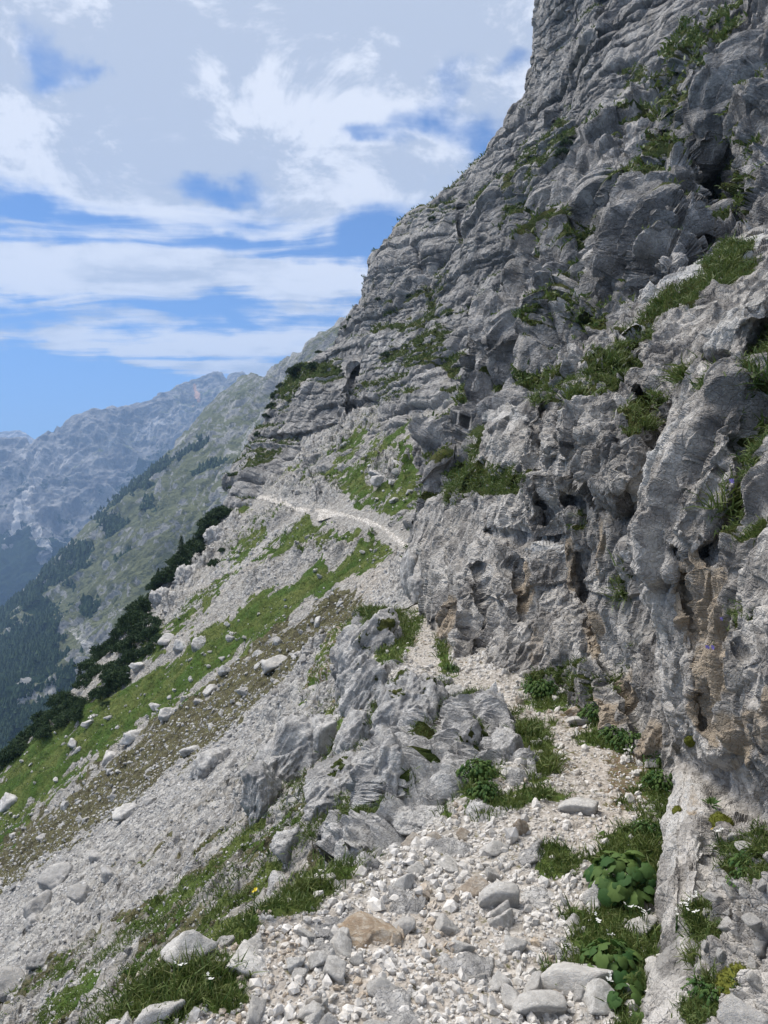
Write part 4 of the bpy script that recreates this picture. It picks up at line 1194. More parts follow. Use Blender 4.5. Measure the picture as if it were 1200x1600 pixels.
def rock_mesh(name, seed, sub, dims, mat, detail=1.0, planes=13, soft=.012, lo=.5, hi=.95, smooth=True, s=None, attrs=None):
    U, Fa = ICO[sub]
    V = polytope(U, seed, planes, soft, lo, hi) * np.array(dims, np.float32)
    if detail:
        n = U * np.array([1 / dims[0], 1 / dims[1], 1 / dims[2]]); n /= np.linalg.norm(n, axis=1)[:, None]
        L = min(dims)
        d = rock_disp(V + seed * 3.7, s or L * .9, big=.15, f1=.22, f2=.12, f3=.05, crack=.08)
        V = V + n * (d * (s or L * .9) * detail)[:, None]
    me = bpy.data.meshes.new(name)
    bpy_me = me
    V = np.ascontiguousarray(V, np.float32)
    me.vertices.add(len(V)); me.vertices.foreach_set('co', V.ravel())
    me.loops.add(Fa.size); me.loops.foreach_set('vertex_index', Fa.ravel())
    me.polygons.add(len(Fa)); me.polygons.foreach_set('loop_start', np.arange(0, Fa.size, 3, dtype=np.int32))
    me.polygons.foreach_set('use_smooth', np.full(len(Fa), smooth))
    me.update(calc_edges=True); me.materials.append(mat)
    return me


def add_obj(name, me, loc, rot=(0, 0, 0), scale=(1, 1, 1)):
    o = bpy.data.objects.new(name, me); C.objects.link(o)
    o.location = loc; o.rotation_euler = rot; o.scale = scale
    return o


def screen_hit(W, px, py):
    """point and normal of a wall sheet seen at a place of the photograph"""
    d = (W['px'] - px) ** 2 + (W['py'] - py) ** 2
    d[:, :W['nb']] = 9e9
    k = np.argmin(d)
    i, j = np.unravel_index(k, d.shape)
    return W['V'][i, j], W['n'][i, j]


_sd = dict(V=SV, px=_spx, py=_spy)
_vis = np.minimum.accumulate(_spy, axis=0)          # rows run away from the camera: the highest row so far hides those behind it


def slope_hit(px, py):
    d = (_spx - px) ** 2 + (_spy - py) ** 2 + 1e5 * (_spy > _vis + 4)
    i, j = np.unravel_index(np.argmin(d), d.shape)
    return SV[i, j]


# ------------------------------------------------------------------ rock outcrops beside the trail
def outcrop(px, py, w, h, Y, label, seed, depth=1.0, tilt=0, veg=.3, sub=6, lean=0, flute=.10):
    c = unproj(px, py, Y)
    rx, rz = w / F * Y, h / F * Y
    ry = (rx + rz) / 2 * depth
    U, Fa = ICO[sub]
    far = Y > 50
    V = polytope(U, seed, 8 if far else 12, .03 if far else .05, .5 if far else .75, 1.0) * np.array([rx, ry, rz])
    nrm = U / np.array([rx, ry, rz]); nrm /= np.linalg.norm(nrm, axis=1)[:, None]
    s = min(rx, rz) * 1.1
    d = rock_disp(V + c, s * (.6 if far else 1), stretch=(1, 1, .5), big=.35, f1=.30, f2=.14, f3=.06, crack=.12, flute=flute)
    V = V + nrm * (d * s * (1.0 if far else .75))[:, None]
    a = math.radians(tilt * (.6 if far else 1))
    R = np.array([[math.cos(a), 0, -math.sin(a)], [0, 1, 0], [math.sin(a), 0, math.cos(a)]])
    V = V @ R.T
    nz = fbm((V + c) / s * 1.2, 4, .6)
    vg = veg * sstep(nrm[:, 2], .0, .7) * sstep(nz, -.2, .3) + .55 * (nz > .25) * veg
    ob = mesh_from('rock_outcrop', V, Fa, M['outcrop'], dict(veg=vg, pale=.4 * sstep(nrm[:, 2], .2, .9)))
    ob.location = c
    tag(ob, label, 'rock outcrop', 'rock outcrops beside the trail')
    return ob


OUT = [
    (606, 1232, 30, 72, 4.7, 'tall pale rib of rock standing at the very edge above the mossy slope', 1, 1.0, -12, .2),
    (655, 1192, 25, 38, 5.2, 'squat grey block wedged behind the tall pale rib on the trail edge', 2, 1.0, 0, .2),
    (683, 1230, 28, 44, 4.9, 'grey fluted rock between two grassy gullies below the trail', 3, 1.0, -10, .3),
    (795, 1192, 24, 58, 4.95, 'narrow upright rock with a grass cap at the trail side', 4, 1.0, 0, .25),
    (630, 1122, 46, 58, 6.1, 'largest rounded grey outcrop where the trail narrows', 5, 1.0, -20, .35),
    (575, 1092, 36, 46, 7.4, 'smooth pale-topped outcrop jutting over the scree below the bend', 6, 1.0, -25, .3),
    (574, 1025, 44, 52, 9.4, 'dark ribbed outcrop below the grassy trail bend', 7, 1.1, -30, .5),
    (560, 1075, 26, 50, 9.0, 'shadowed fluted foot of the ribbed outcrop above the scree', 17, 1.0, -10, .3),
    (712, 1088, 24, 14, 6.4, 'low pale slab lying along the trail edge', 8, 1.2, 0, .1),
    (665, 1283, 52, 14, 4.15, 'low grey hump of bedrock on the outer edge of the gravel', 9, 1.0, 0, .05),
    (828, 1228, 28, 20, 4.5, 'pale wedge-shaped rock beside the short grass strip', 10, 1.0, 10, .1),
    (735, 1165, 26, 30, 5.3, 'small grey knob in the grass between the outcrops', 27, 1.0, 0, .6),
    (408, 1250, 26, 44, 8.6, 'free-standing grey pillar low on the mossy slope', 11, 1.0, -8, .1),
    (460, 1180, 40, 46, 9.6, 'slanted grey crag rising out of the scree chute', 12, 1.2, -35, .2),
    (508, 1150, 26, 34, 8.8, 'striped crag leaning against the outcrops above the scree', 22, 1.2, -30, .2),
    (520, 1235, 34, 50, 7.0, 'weathered rib with moss in its grooves below the tall pale rib', 32, 1.2, -35, .5),
    (455, 1322, 20, 26, 6.2, 'rounded pale boulder-like outcrop in the mossy slope', 13, 1.0, -15, .1),
    (438, 1392, 22, 22, 5.0, 'grey rock just below the grassy ledge rim', 14, 1.0, -10, .2),
    (330, 1190, 34, 14, 12.0, 'flat grey slab bedded in the scree chute', 15, 1.4, 25, 0),
    (648, 900, 16, 40, 15.0, 'pale slab of rock leaning at the corner behind the wall', 16, 1.2, 0, 0),
    (655, 925, 14, 26, 13.2, 'small broken rock at the foot of the wall corner', 26, 1.2, 0, .1),
    (338, 842, 14, 13, 82, 'jagged grey crag on the rib among the dark pines', 23, 1.2, 20, .2),
    (288, 905, 20, 16, 79, 'jagged crag on the rib between two clumps of pines', 24, 1.2, 30, .2),
    (252, 935, 18, 12, 78, 'small jagged crag lower on the rib', 25, 1.2, 30, .2),
    (562, 1175, 28, 60, 7.0, 'sloping grey rib between the striped crag and the tall pale rib', 33, 1.0, -25, .3),
    (612, 1165, 26, 44, 6.0, 'narrow rib leaning against the largest rounded outcrop', 34, 1.0, -20, .3),
    (775, 1130, 26, 16, 5.9, 'low rock step beside the path, above the grass cap', 35, 1.0, 0, .2),
    (550, 1130, 26, 40, 8.2, 'ribbed lower flank of the pale-topped outcrop', 36, 1.0, -25, .3),
    (425, 1205, 20, 40, 9.0, 'thin rock fin beside the grey pillar', 37, 1.0, -20, .1),
    (562, 1335, 30, 20, 4.0, 'low dark rock under the lower lip of the shelf, by the rim grass', 38, 1.2, 10, .3),
]
for k, o in enumerate(OUT):
    sub = 6 if o[2] * o[3] > 900 and o[4] < 12 else 5
    x, y, w, h, Y = o[:5]
    if Y > 50 or 5.5 < Y < 13 and x < 545:                                  # stands on the slope: take its distance from there
        Y = float(slope_hit(x, y + h * .5)[1])
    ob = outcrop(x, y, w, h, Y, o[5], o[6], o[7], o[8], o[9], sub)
    if Y > 50: ob['group'] = 'crags on the pine rib'

# bedrock showing through the trail gravel
HUMPS = [(505, 1442, 42, 20, 'grey bedrock hump beside the large pale boulder'), (640, 1402, 60, 16, 'wide low bedrock hump behind the large pale boulder'), (500, 1480, 56, 14, 'flat bedrock hump in front of the large pale boulder'),
         (615, 1503, 26, 18, 'small bluish rounded bedrock knob in mid gravel'), (620, 1575, 70, 16, 'long bluish bedrock hump at the near end of the gravel'), (880, 1480, 44, 14, 'low bluish bedrock hump near the leafy verge'),
         (770, 1262, 40, 10, 'flat bedrock patch below the grass cap'), (700, 1330, 70, 9, 'broad flat bedrock patch across the gravel'), (830, 1330, 40, 9, 'bluish flat bedrock patch mid trail'), (730, 1520, 60, 10, 'bluish crumbling bedrock patch in mid gravel'),
         (570, 1345, 40, 12, 'bedrock hump by the rim grass'), (840, 1395, 40, 10, 'low bedrock patch between the white block and the verge')]
for k, (x, y, w, h, lab) in enumerate(HUMPS):
    q, _ = ground_hit(x, y + h * .3)
    Y = q[0, 1]
    rx = w / F * Y; rz = max(h / F * Y * .9, .03)
    me = rock_mesh('rock_outcrop', 200 + k, 5, (rx, rx * .75, rz * 1.3), M['outcrop'], 1.0, 14, s=rx * .6)
    o = add_obj('rock_outcrop', me, (q[0, 0], q[0, 1], float(ledge_z(q[0, 0], q[0, 1], False)) - rz * .45), (0, 0, k * 1.3))
    tag(o, lab, 'rock outcrop', 'bedrock showing through the gravel')

# ------------------------------------------------------------------ boulders on the slope
R = np.random.default_rng(21)
BM = [rock_mesh('boulder', 300 + k, 4, (1.1, R.uniform(.8, 1.1), R.uniform(.65, .95)), M['boulder'], .7, 11) for k in range(8)]
BIG = [(281, 1007, 15, 'rounded grey boulder, middle of the three at the upper edge of the grass'), (313, 1001, 14, 'pale slanted boulder just uphill of the grey rounded one'), (258, 998, 11, 'whitish boulder half hidden by the dark pines'),
       (425, 1034, 17, 'largest grey boulder, lying alone in the brown stony ground'), (217, 1038, 12, 'pale upright boulder beside the dark pine thicket'), (208, 1147, 17, 'dark-flecked grey boulder low in the brown ground'),
       (291, 1172, 13, 'pale grey boulder at the edge of the scree chute'), (170, 1181, 11, 'grey boulder below the grass, left of the dark-flecked one'), (113, 1158, 11, 'white boulder in the lowest grass band'), (204, 1264, 18, 'big slab-sided boulder resting on the open scree'),
       (263, 1114, 12, 'low grey boulder in the brown stones above the pale one'), (242, 1102, 8, 'small grey boulder touching the low grey one'), (290, 1090, 9, 'square grey boulder among the brown stones'), (382, 1078, 9, 'pale boulder downhill of the largest grey one'),
       (325, 1080, 10, 'flat whitish boulder amid the brown stones'), (350, 1045, 9, 'flat grey boulder level with the largest one'), (498, 968, 9, 'grey boulder by the pinkish bare earth'), (466, 1022, 8, 'pinkish stone on the bare earth patch'), (402, 1022, 8, 'small grey boulder beside the largest one'),
       (360, 995, 7, 'white boulder in the middle of the grass band'), (140, 1128, 10, 'long pale boulder in the lower grass'), (148, 1118, 7, 'smaller pale boulder above the long one'), (92, 1372, 15, 'grey block among the piled scree blocks'), (132, 1395, 13, 'darker block among the piled scree blocks'),
       (150, 1340, 12, 'tilted block at the top of the scree pile'), (170, 1365, 14, 'upright block at the uphill end of the scree pile'), (60, 1415, 13, 'slab sticking out of the scree pile'), (50, 1440, 11, 'flat slab at the lower end of the scree pile'), (325, 1178, 14, 'flat-topped block in the scree chute'),
       (60, 1500, 12, 'whitish slab in the lower scree'), (10, 1545, 18, 'grey rounded block at the foot of the scree'), (12, 1248, 14, 'pale block at the grass end of the slope'), (610, 752, 7, 'pale boulder in the green gully'), (620, 735, 6, 'grey boulder high in the green gully'),
       (592, 750, 10, 'big grey boulder at the side of the green gully'), (585, 740, 8, 'rounded boulder above the green gully'), (617, 780, 7, 'pinkish pale boulder low in the green gully'), (640, 766, 6, 'long pale boulder at the right of the green gully'), (620, 722, 6, 'topmost boulder of the green gully'),
       (395, 735, 6, 'pale boulder at the foot of the far cliff'), (553, 1010, 6, 'small pale boulder at the scree edge near the outcrops')]
for k, (x, y, r, lab) in enumerate(BIG):
    q = slope_hit(x, y + r * .6)
    rad = r / F * q[1] * (1.45 if y > 1330 else 1.12)
    o = add_obj('boulder', BM[k % 8], (q[0], q[1], q[2] + rad * .25), (R.uniform(-.4, .4), R.uniform(-.4, .4), R.uniform(0, 6)), (rad, rad, rad))
    tag(o, lab, 'boulder', 'boulders scattered over the slope')

ZONES = [  # name, ellipse list, how many, pixel radii
    ('small pale stone lying in the long green grass band', [(b[0], b[1], b[2], b[3], b[4]) for b in S_GRASS[:9]], 70, 2.2, 6.0),
    ('small grey stone strewn over the brown stony ground', [(b[0], b[1], b[2], b[3], b[4]) for b in S_EARTH[:7]], 95, 2.5, 7.5),
    ('small grey block loose on the pale scree', [(b[0], b[1], b[2], b[3], b[4]) for b in S_SCREE[2:13]], 60, 3.0, 8.5),
    ('small pale stone on the upper slope around the far path', [(600, 740, 40, 60, 20), (520, 740, 80, 40, 30), (430, 830, 80, 40, 30), (480, 880, 80, 30, 25)], 34, 2.0, 4.5),
]


def in_ell(b, r):
    a = math.radians(b[4]); t = r.uniform(0, 2 * math.pi); q = math.sqrt(r.random())
    u, v = math.cos(t) * q * b[2], math.sin(t) * q * b[3]
    return b[0] + u * math.cos(a) + v * math.sin(a), b[1] - u * math.sin(a) + v * math.cos(a)


placed = []
for lab, ells, cnt, r0, r1 in ZONES:
    wts = np.array([e[2] * e[3] for e in ells], float); wts /= wts.sum()
    for k in range(cnt):
        b = ells[R.choice(len(ells), p=wts)]
        x, y = in_ell(b, R)
        if x < -5 or x > 655 or y > 1600: continue
        q = slope_hit(x, y)
        r = r0 + (r1 - r0) * R.random() ** 2.2
        rad = r / F * q[1]
        o = add_obj('boulder', BM[R.integers(8)], (q[0], q[1], q[2] + rad * .2), tuple(R.uniform(-.6, .6, 2)) + (R.uniform(0, 6),), tuple(rad * R.uniform(.75, 1.25, 3)))
        tag(o, lab, 'boulder', 'small boulders: ' + lab.split(' on ')[-1].split(' in ')[-1])
        placed.append((o, x, y))
bpy.context.view_layer.update()


def landmark_labels(objs, marks, what, reach):
    """objs: [(object, x, y)]; gives the stone nearest to a landmark on each of its sides a label of its own"""
    taken = set()
    for (mx, my, nm) in marks:
        for side, (ux, uy) in (('just above', (0, -1)), ('just below', (0, 1)), ('directly left of', (-1, 0)), ('directly right of', (1, 0))):
            best, bd = None, reach
            for o, x, y in objs:
                dx, dy = x - mx, y - my; d = math.hypot(dx, dy)
                if o.name in taken or d < 4 or d > bd or (dx * ux + dy * uy) < .72 * d: continue
                best, bd = o, d
            if best is not None:
                taken.add(best.name); best['label'] = '%s %s the %s' % (what, side, nm)


def merge_rocks(name, pts, rads, mat, seed, sub=2, variants=10, flat=.75, tint=None):
    r = np.random.default_rng(seed)
    U, Fa = ICO[sub]
    base = [polytope(U, seed * 100 + k, 11, 0, .6, .95) * np.array([1, r.uniform(.6, 1), r.uniform(.45, .85)]) for k in range(variants)]
    B = np.stack(base)
    n = len(pts)
    vi = r.integers(variants, size=n)
    q = r.normal(size=(n, 4)); q[:, 0] += 1.2; q /= np.linalg.norm(q, axis=1)[:, None]
    w, x, y, z = q.T
    Rm = np.stack([1 - 2 * (y * y + z * z), 2 * (x * y - z * w), 2 * (x * z + y * w), 2 * (x * y + z * w), 1 - 2 * (x * x + z * z), 2 * (y * z - x * w), 2 * (x * z - y * w), 2 * (y * z + x * w), 1 - 2 * (x * x + y * y)], 1).reshape(n, 3, 3)
    V = np.einsum('nij,nvj->nvi', Rm, B[vi]) * rads[:, None, None] + pts[:, None]
    Fs = (Fa[None] + (np.arange(n) * len(U))[:, None, None]).reshape(-1, 3)
    tt = np.repeat(r.random(n) if tint is None else tint, len(U))
    ob = mesh_from(name, V, Fs, mat, dict(tint=tt), smooth=False)
    return ob


landmark_labels(placed, [(281, 1007, 'rounded grey boulder at the upper edge of the grass'), (313, 1001, 'pale slanted boulder in the grass'), (425, 1034, 'largest grey boulder of the brown ground'), (217, 1038, 'upright boulder by the dark pine thicket'),
                         (208, 1147, 'dark-flecked grey boulder low in the brown ground'), (291, 1172, 'pale grey boulder at the scree edge'), (113, 1158, 'white boulder in the lowest grass band'), (204, 1264, 'big slab-sided boulder on the open scree'),
                         (325, 1080, 'flat whitish boulder amid the brown stones'), (498, 968, 'grey boulder by the pinkish bare earth'), (140, 1128, 'long pale boulder in the lower grass'), (170, 1365, 'upright block of the scree pile'), (60, 1415, 'slab sticking out of the scree pile'),
                         (350, 1045, 'flat grey boulder level with the largest one'), (263, 1114, 'low grey boulder in the brown stones'), (600, 765, 'green gully of the upper slope'), (520, 800, 'gravelly bend of the far path'), (325, 1178, 'flat-topped block in the scree chute')],
                'small boulder', 60)


def slope_rubble():
    r = np.random.default_rng(8)
    rows = SV.shape[0]
    vis = _spy <= _vis + 2
    dens = (.35 + 1.0 * SM['earth'] + .9 * SM['scree'] + .35 * SM['rock'] - .25 * SM['veg']) * vis * (_spx > -60) * (_spx < 680) * (_spy < 1660) * (_spy > 600) * (1 - SM['pathm'])
    p = np.clip(dens, 0, None).ravel(); p /= p.sum()
    N = 34000
    idx = r.choice(len(p), N, p=p)
    P = SV.reshape(-1, 3)[idx] + r.normal(size=(N, 3)) * np.array([.02, .02, 0]) * SV.reshape(-1, 3)[idx][:, 1:2] * .1
    rr = (.8 + 3.0 * r.random(len(idx)) ** 5) / F * P[:, 1]
    ob = merge_rocks('rubble', P, rr, M['boulder'], 4, sub=1)
    tag(ob, 'loose grey rubble strewn all over the slope', 'rubble', kind='stuff')


slope_rubble()

# ------------------------------------------------------------------ stones on the trail
SMsh = [rock_mesh('stone', 500 + k, 4, (1.1, R.uniform(.7, 1.1), R.uniform(.6, .9)), M['stone_big'], .5, 8) for k in range(8)]
SMw = [rock_mesh('stone', 520 + k, 4, (1.1, R.uniform(.7, 1.1), R.uniform(.6, .9)), M['stone_big_warm'], .5, 8) for k in range(4)]
NAMED = [(570, 1456, 40, 20, 1, 'large pale boulder with an ochre end lying on the gravel'), (746, 1383, 25, 16, 1, 'ochre-brown stone left of the white block'), (786, 1402, 26, 22, 0, 'white angular block in the middle of the trail'), (786, 1436, 20, 17, 0, 'bluish white stone touching the white block'),
         (382, 1503, 42, 22, 0, 'flat pale slab on the outer rim of the trail'), (398, 1477, 19, 15, 0, 'white stone standing on the flat pale slab'), (352, 1470, 12, 11, 0, 'small pale stone behind the flat slab'), (290, 1488, 34, 24, 0, 'grey boulder sunk in the rim grass'),
         (246, 1588, 30, 20, 0, 'white boulder in front of the rim grass'), (150, 1592, 24, 14, 0, 'pale low stone in front of the rim grass, outermost'), (910, 1263, 25, 14, 0, 'pale blocky stone in the middle of the upper gravel'), (815, 1294, 11, 16, 1, 'upright tan stone standing in the gravel'),
         (727, 1303, 13, 10, 1, 'dark tan stone beyond the upright one'), (646, 1313, 17, 11, 1, 'tan stone near the outer rim'), (682, 1313, 13, 9, 1, 'tan stone second from the outer rim'), (776, 1327, 18, 10, 0, 'white flat stone in front of the upright tan one'),
         (905, 1532, 46, 26, 0, 'big white block beside the leafy verge'), (940, 1562, 30, 20, 0, 'white block leaning on the big white one'), (850, 1575, 34, 18, 0, 'white broken block at the near edge of the gravel'), (898, 1113, 15, 9, 1, 'cream stone at the foot of the wall plants'),
         (812, 1093, 6, 9, 1, 'small orange stone standing on the far gravel'), (772, 1104, 16, 6, 0, 'flat pale stone across the narrow trail'), (1006, 1446, 24, 15, 0, 'white rock between the verge plants and the pillar'), (938, 1400, 22, 20, 0, 'pale jagged rock under the large leaves'),
         (838, 1160, 9, 5, 0, 'pale stone beside the grass cap'), (590, 1334, 9, 8, 0, 'round white stone at the rim grass'), (905, 1128, 14, 7, 0, 'grey flat stone in front of the cream one'), (1040, 1226, 10, 6, 0, 'white stone in the plants at the wall foot'), (696, 1350, 22, 9, 0, 'long pale stone lying mid gravel'),
         (560, 1500, 12, 12, 0, 'bluish stone in front of the large pale boulder'), (495, 1575, 16, 12, 1, 'rusty orange stone in the near gravel'), (595, 1545, 20, 12, 0, 'flat bluish stone in the near gravel'), (720, 1480, 16, 12, 0, 'pale square stone mid gravel'), (650, 1360, 16, 9, 0, 'grey stone by the flat bedrock'),
         (870, 1560, 14, 10, 1, 'tan stone beside the broken white block'), (745, 1530, 14, 8, 0, 'flat white stone near the bluish patch'), (600, 1290, 14, 8, 0, 'pale stone on the outer rim behind the tan one'), (960, 1130, 10, 6, 0, 'white stone under the wall plants')]
for k, (x, y, w, h, warm, lab) in enumerate(NAMED):
    q, _ = ground_hit(x, y + h * .75)
    Y = q[0, 1]
    zz = float(ledge_z(q[0, 0], q[0, 1], False))
    rx, rz = w / F * Y * 1.0, h / F * Y * .95
    me = (SMw if warm else SMsh)[k % (4 if warm else 8)]
    o = add_obj('stone', me, (q[0, 0], q[0, 1] + rx * .3, zz + rz * .35), (R.uniform(-.1, .1), R.uniform(-.15, .15), R.uniform(-.5, .5) + (3.14 if k % 2 else 0)), (rx, rx * .85, rz * 1.35))
    tag(o, lab, 'stone', 'stones lying on the trail')
o = add_obj('lump', rock_mesh('lump', 640, 4, (1, .8, .6), M['bark'], 1.2, 12), tuple(ground_hit(662, 1404)[0][0]), (0, 0, .4), (.04, .035, .025))  # small dark lump set on the gravel
tag(o, 'small black clod lying on the gravel behind the large pale boulder', 'lump')


def trail_stones():
    r = np.random.default_rng(31)
    N = 60000
    # even spread over the ground, thinner far off
    y = 1.75 + (12.3 - 1.75) * r.random(N) ** 1.75
    u = r.uniform(-200, 1120, N)
    x = (u - 600) / F * y
    xl = np.interp(y, EL[:, 0], EL[:, 1]); xc = np.interp(y, TR[:, 0], TR[:, 1]); w = np.interp(y, TW[:, 0], TW[:, 1])
    P0 = np.stack([x, y, 0 * x], 1)
    # less on the grass and off the rim, finer on the trodden line
    i = np.clip(np.log(y / 1.15) / math.log(15.5 / 1.15) * 619, 0, 619).astype(int); j = np.clip((u + 260) / 1680 * 659, 0, 659).astype(int)
    vg = LVEG[i, j]
    keep = (x > xl - .10 + .15 * perlin(P0 * 2)) & (r.random(N) > .93 * vg) & (x < xc + w + .35)
    x, y, u, vg = x[keep], y[keep], u[keep], vg[keep]
    xc, w = xc[keep], w[keep]
    z = ledge_z(x, y, True)
    core = np.exp(-((x - xc) / (w * .8)) ** 2) * sstep(y, 2.9, 4.2)
    size = np.exp(r.normal(-5.08, .62, len(x))) * (1 - .35 * core)
    size = np.clip(size * np.clip(.85 + .1 * y, 1, 1.7), .004, .045)
    P = np.stack([x, y, z + size * .25], 1)
    tint = r.random(len(x))
    warm = (perlin(P * 1.3 + 6) + .5 * perlin(P * 4)) > .28
    warm = warm & (r.random(len(x)) < .5)
    # the largest in the picture are stones of their own
    app = size / y
    app[u < 60] *= .3
    big = np.argsort(-app)[:235]
    isb = np.zeros(len(x), bool); isb[big] = True
    bigobs = []
    for k in big:
        me = (SMw if warm[k] else SMsh)[r.integers(4)]
        o = add_obj('stone', me, tuple(P[k]), tuple(r.uniform(-.7, .7, 2)) + (r.uniform(0, 6),), tuple(size[k] * r.uniform(.8, 1.3, 3)))
        bigobs.append(o)
        near = y[k] < 3.2
        tag(o, ('fist-sized tan stone loose ' if warm[k] else 'fist-sized pale limestone loose ') + ('in the near gravel of the trail' if near else 'on the farther stretch of gravel'), 'stone', 'loose stones of the trail, ' + ('tan' if warm[k] else 'pale') + (' near' if near else ' far'))
    px_, py_ = proj(P[big])
    landmark_labels([(o_, a_, b_) for o_, a_, b_ in zip(bigobs, px_, py_)],
                    [(570, 1456, 'large pale boulder with the ochre end'), (746, 1383, 'ochre-brown stone'), (786, 1402, 'white angular block mid trail'), (382, 1503, 'flat pale slab on the rim'), (246, 1588, 'white boulder before the rim grass'), (910, 1263, 'pale blocky stone of the upper gravel'),
                     (815, 1294, 'upright tan stone'), (905, 1532, 'big white block by the verge'), (850, 1575, 'broken white block at the near edge'), (646, 1313, 'tan stone near the outer rim'), (662, 1404, 'black clod'), (495, 1575, 'rusty orange stone'), (720, 1480, 'pale square stone mid gravel'), (595, 1545, 'flat bluish stone')],
                    'loose stone', 70)
    for nm, sel, mt, lab in (('gravel', ~isb & ~warm, M['stone'], 'pale broken limestone gravel covering the trail'), ('gravel', ~isb & warm, M['stone_warm'], 'tan and rusty gravel mixed into the pale trail')):
        ob = merge_rocks(nm, P[sel], size[sel] * 1.25, mt, 5 if mt is M['stone'] else 6, tint=tint[sel], sub=1)
        tag(ob, lab, 'gravel', kind='stuff')


trail_stones()

# rubble caught on the bank between the pillar and the wall
def bank_stones():
    r = np.random.default_rng(77)
    spots = [(1130, 1385, 12), (1148, 1400, 15), (1118, 1408, 11), (1165, 1395, 10), (1190, 1415, 14), (1180, 1440, 14), (1142, 1452, 18), (1160, 1470, 12), (1170, 1330, 13), (1128, 1490, 9), (1100, 1520, 12), (1185, 1540, 14), (1120, 1560, 14), (1160, 1590, 30), (1195, 1480, 16), (1096, 1388, 8),
             (1110, 1430, 10), (1175, 1510, 11), (1145, 1310, 8), (1140, 1425, 9), (1195, 1385, 9), (1105, 1480, 8)]
    bank = []
    for k, (x, y, p) in enumerate(spots):
        q, n = screen_hit(W0, x, y)
        s = p / F * q[1]
        o = add_obj('stone', SMsh[k % 8], tuple(q + n * s * .35), tuple(r.uniform(-.6, .6, 2)) + (r.uniform(0, 6),), tuple(s * r.uniform(.8, 1.2, 3)))
        bank.append((o, x, y))
        tag(o, 'large pale rock at the foot of the bank under the moss cushion' if p == 30 else 'white stone caught among the plants on the bank beside the pillar', 'stone', None if p == 30 else 'white stones on the planted bank')
    bank = [b for b in bank if 'large' not in b[0]['label']]
    landmark_labels(bank, [(1150, 1540, 'large yellow-green moss cushion on the bank'), (1095, 1440, 'thick grass cushion with white flowers'), (1142, 1452, 'middle of the planted bank'), (1180, 1370, 'dark herbs at the back of the bank')], 'white bank stone', 90)
    # rubble along the foot of the wall
    for k, (x, y, p) in enumerate([(848, 1070, 6), (860, 1072, 5), (876, 1078, 7), (890, 1090, 5), (905, 1098, 8), (925, 1105, 6), (835, 1062, 5), (820, 1052, 6), (880, 1066, 5), (945, 1140, 7), (985, 1165, 8), (1000, 1178, 7), (1015, 1158, 6), (960, 1118, 6), (868, 1090, 5), (1020, 1190, 9)]):
        q, _ = ground_hit(x, y + p)
        s = p / F * q[0, 1] * 1.2
        o = add_obj('stone', SMsh[(k + 3) % 8], (q[0, 0], q[0, 1], q[0, 2] + s * .3), tuple(r.uniform(-.6, .6, 2)) + (r.uniform(0, 6),), (s, s, s * .9))
        tag(o, 'white fallen stone at the shaded foot of the wall', 'stone', 'fallen stones along the wall foot')


bank_stones()


# ------------------------------------------------------------------ grass and plants
def blades(P, Nrm, L, count, seed, spread=.6, width=.05, up=.6, r_base=.5, tipf=1.0):
    """count blades at every point P (n,3); L (n,) lengths; returns vertices, faces, tint, tip"""
    r = np.random.default_rng(seed)
    n = len(P)
    P = np.repeat(P, count, 0); Nr = np.repeat(Nrm, count, 0); Lr = np.repeat(L, count) * r.uniform(.5, 1.15, n * count)
    tint = np.clip(np.repeat(r.random(n), count) * .8 + r.random(n * count) * .25, 0, .999)
    d = Nr * (1 - up) + np.array([0, 0, 1]) * up + r.normal(size=P.shape) * spread
    d /= np.linalg.norm(d, axis=1)[:, None]
    side = np.cross(d, r.normal(size=P.shape)); side /= np.linalg.norm(side, axis=1)[:, None]
    b = P + r.normal(size=P.shape) * (Lr * r_base)[:, None] * np.array([1, 1, .15]) * .5
    w = (Lr * width)[:, None]
    bend = d.copy(); bend[:, 2] -= .55; bend += r.normal(size=P.shape) * .15
    bend /= np.linalg.norm(bend, axis=1)[:, None]
    m = b + d * (Lr * .55)[:, None]
    t = m + bend * (Lr * .5)[:, None]
    V = np.stack([b - side * w, b + side * w, m + side * w * .8, m - side * w * .8, t], 1)
    o = (np.arange(len(P)) * 5)[:, None]
    Fs = np.concatenate([o + np.array([[0, 1, 2]]), o + np.array([[0, 2, 3]]), o + np.array([[3, 2, 4]])], 1).reshape(-1, 3)
    tip = np.tile(np.array([.1, .1, .4, .4, 1.0]) * tipf, len(P)) * np.repeat(r.random(len(P)) ** 1.5, 5)
    return V.reshape(-1, 3), Fs, np.repeat(tint, 5), tip


def join(parts):
    Vs, Fs, T, K = [], [], [], []
    o = 0
    for v, f, t, k in parts:
        Vs.append(v); Fs.append(f + o); T.append(t); K.append(k); o += len(v)
    return np.concatenate(Vs), np.concatenate(Fs), np.concatenate(T), np.concatenate(K)


def sheet_points(W, n, thr, seed, rows=None):
    r = np.random.default_rng(seed)
    w = (W['veg'] > thr).astype(float)
    w[:, :W['nb']] = 0
    w *= (W['px'] > -20) & (W['px'] < 1230) & (W['py'] > -30) & (W['py'] < 1640)
    w = w.ravel()
    if w.sum() == 0: return np.zeros((0, 3)), np.zeros((0, 3))
    idx = r.choice(len(w), min(n, int(w.sum() * 3)), p=w / w.sum())
    return W['V'].reshape(-1, 3)[idx], W['n'].reshape(-1, 3)[idx]


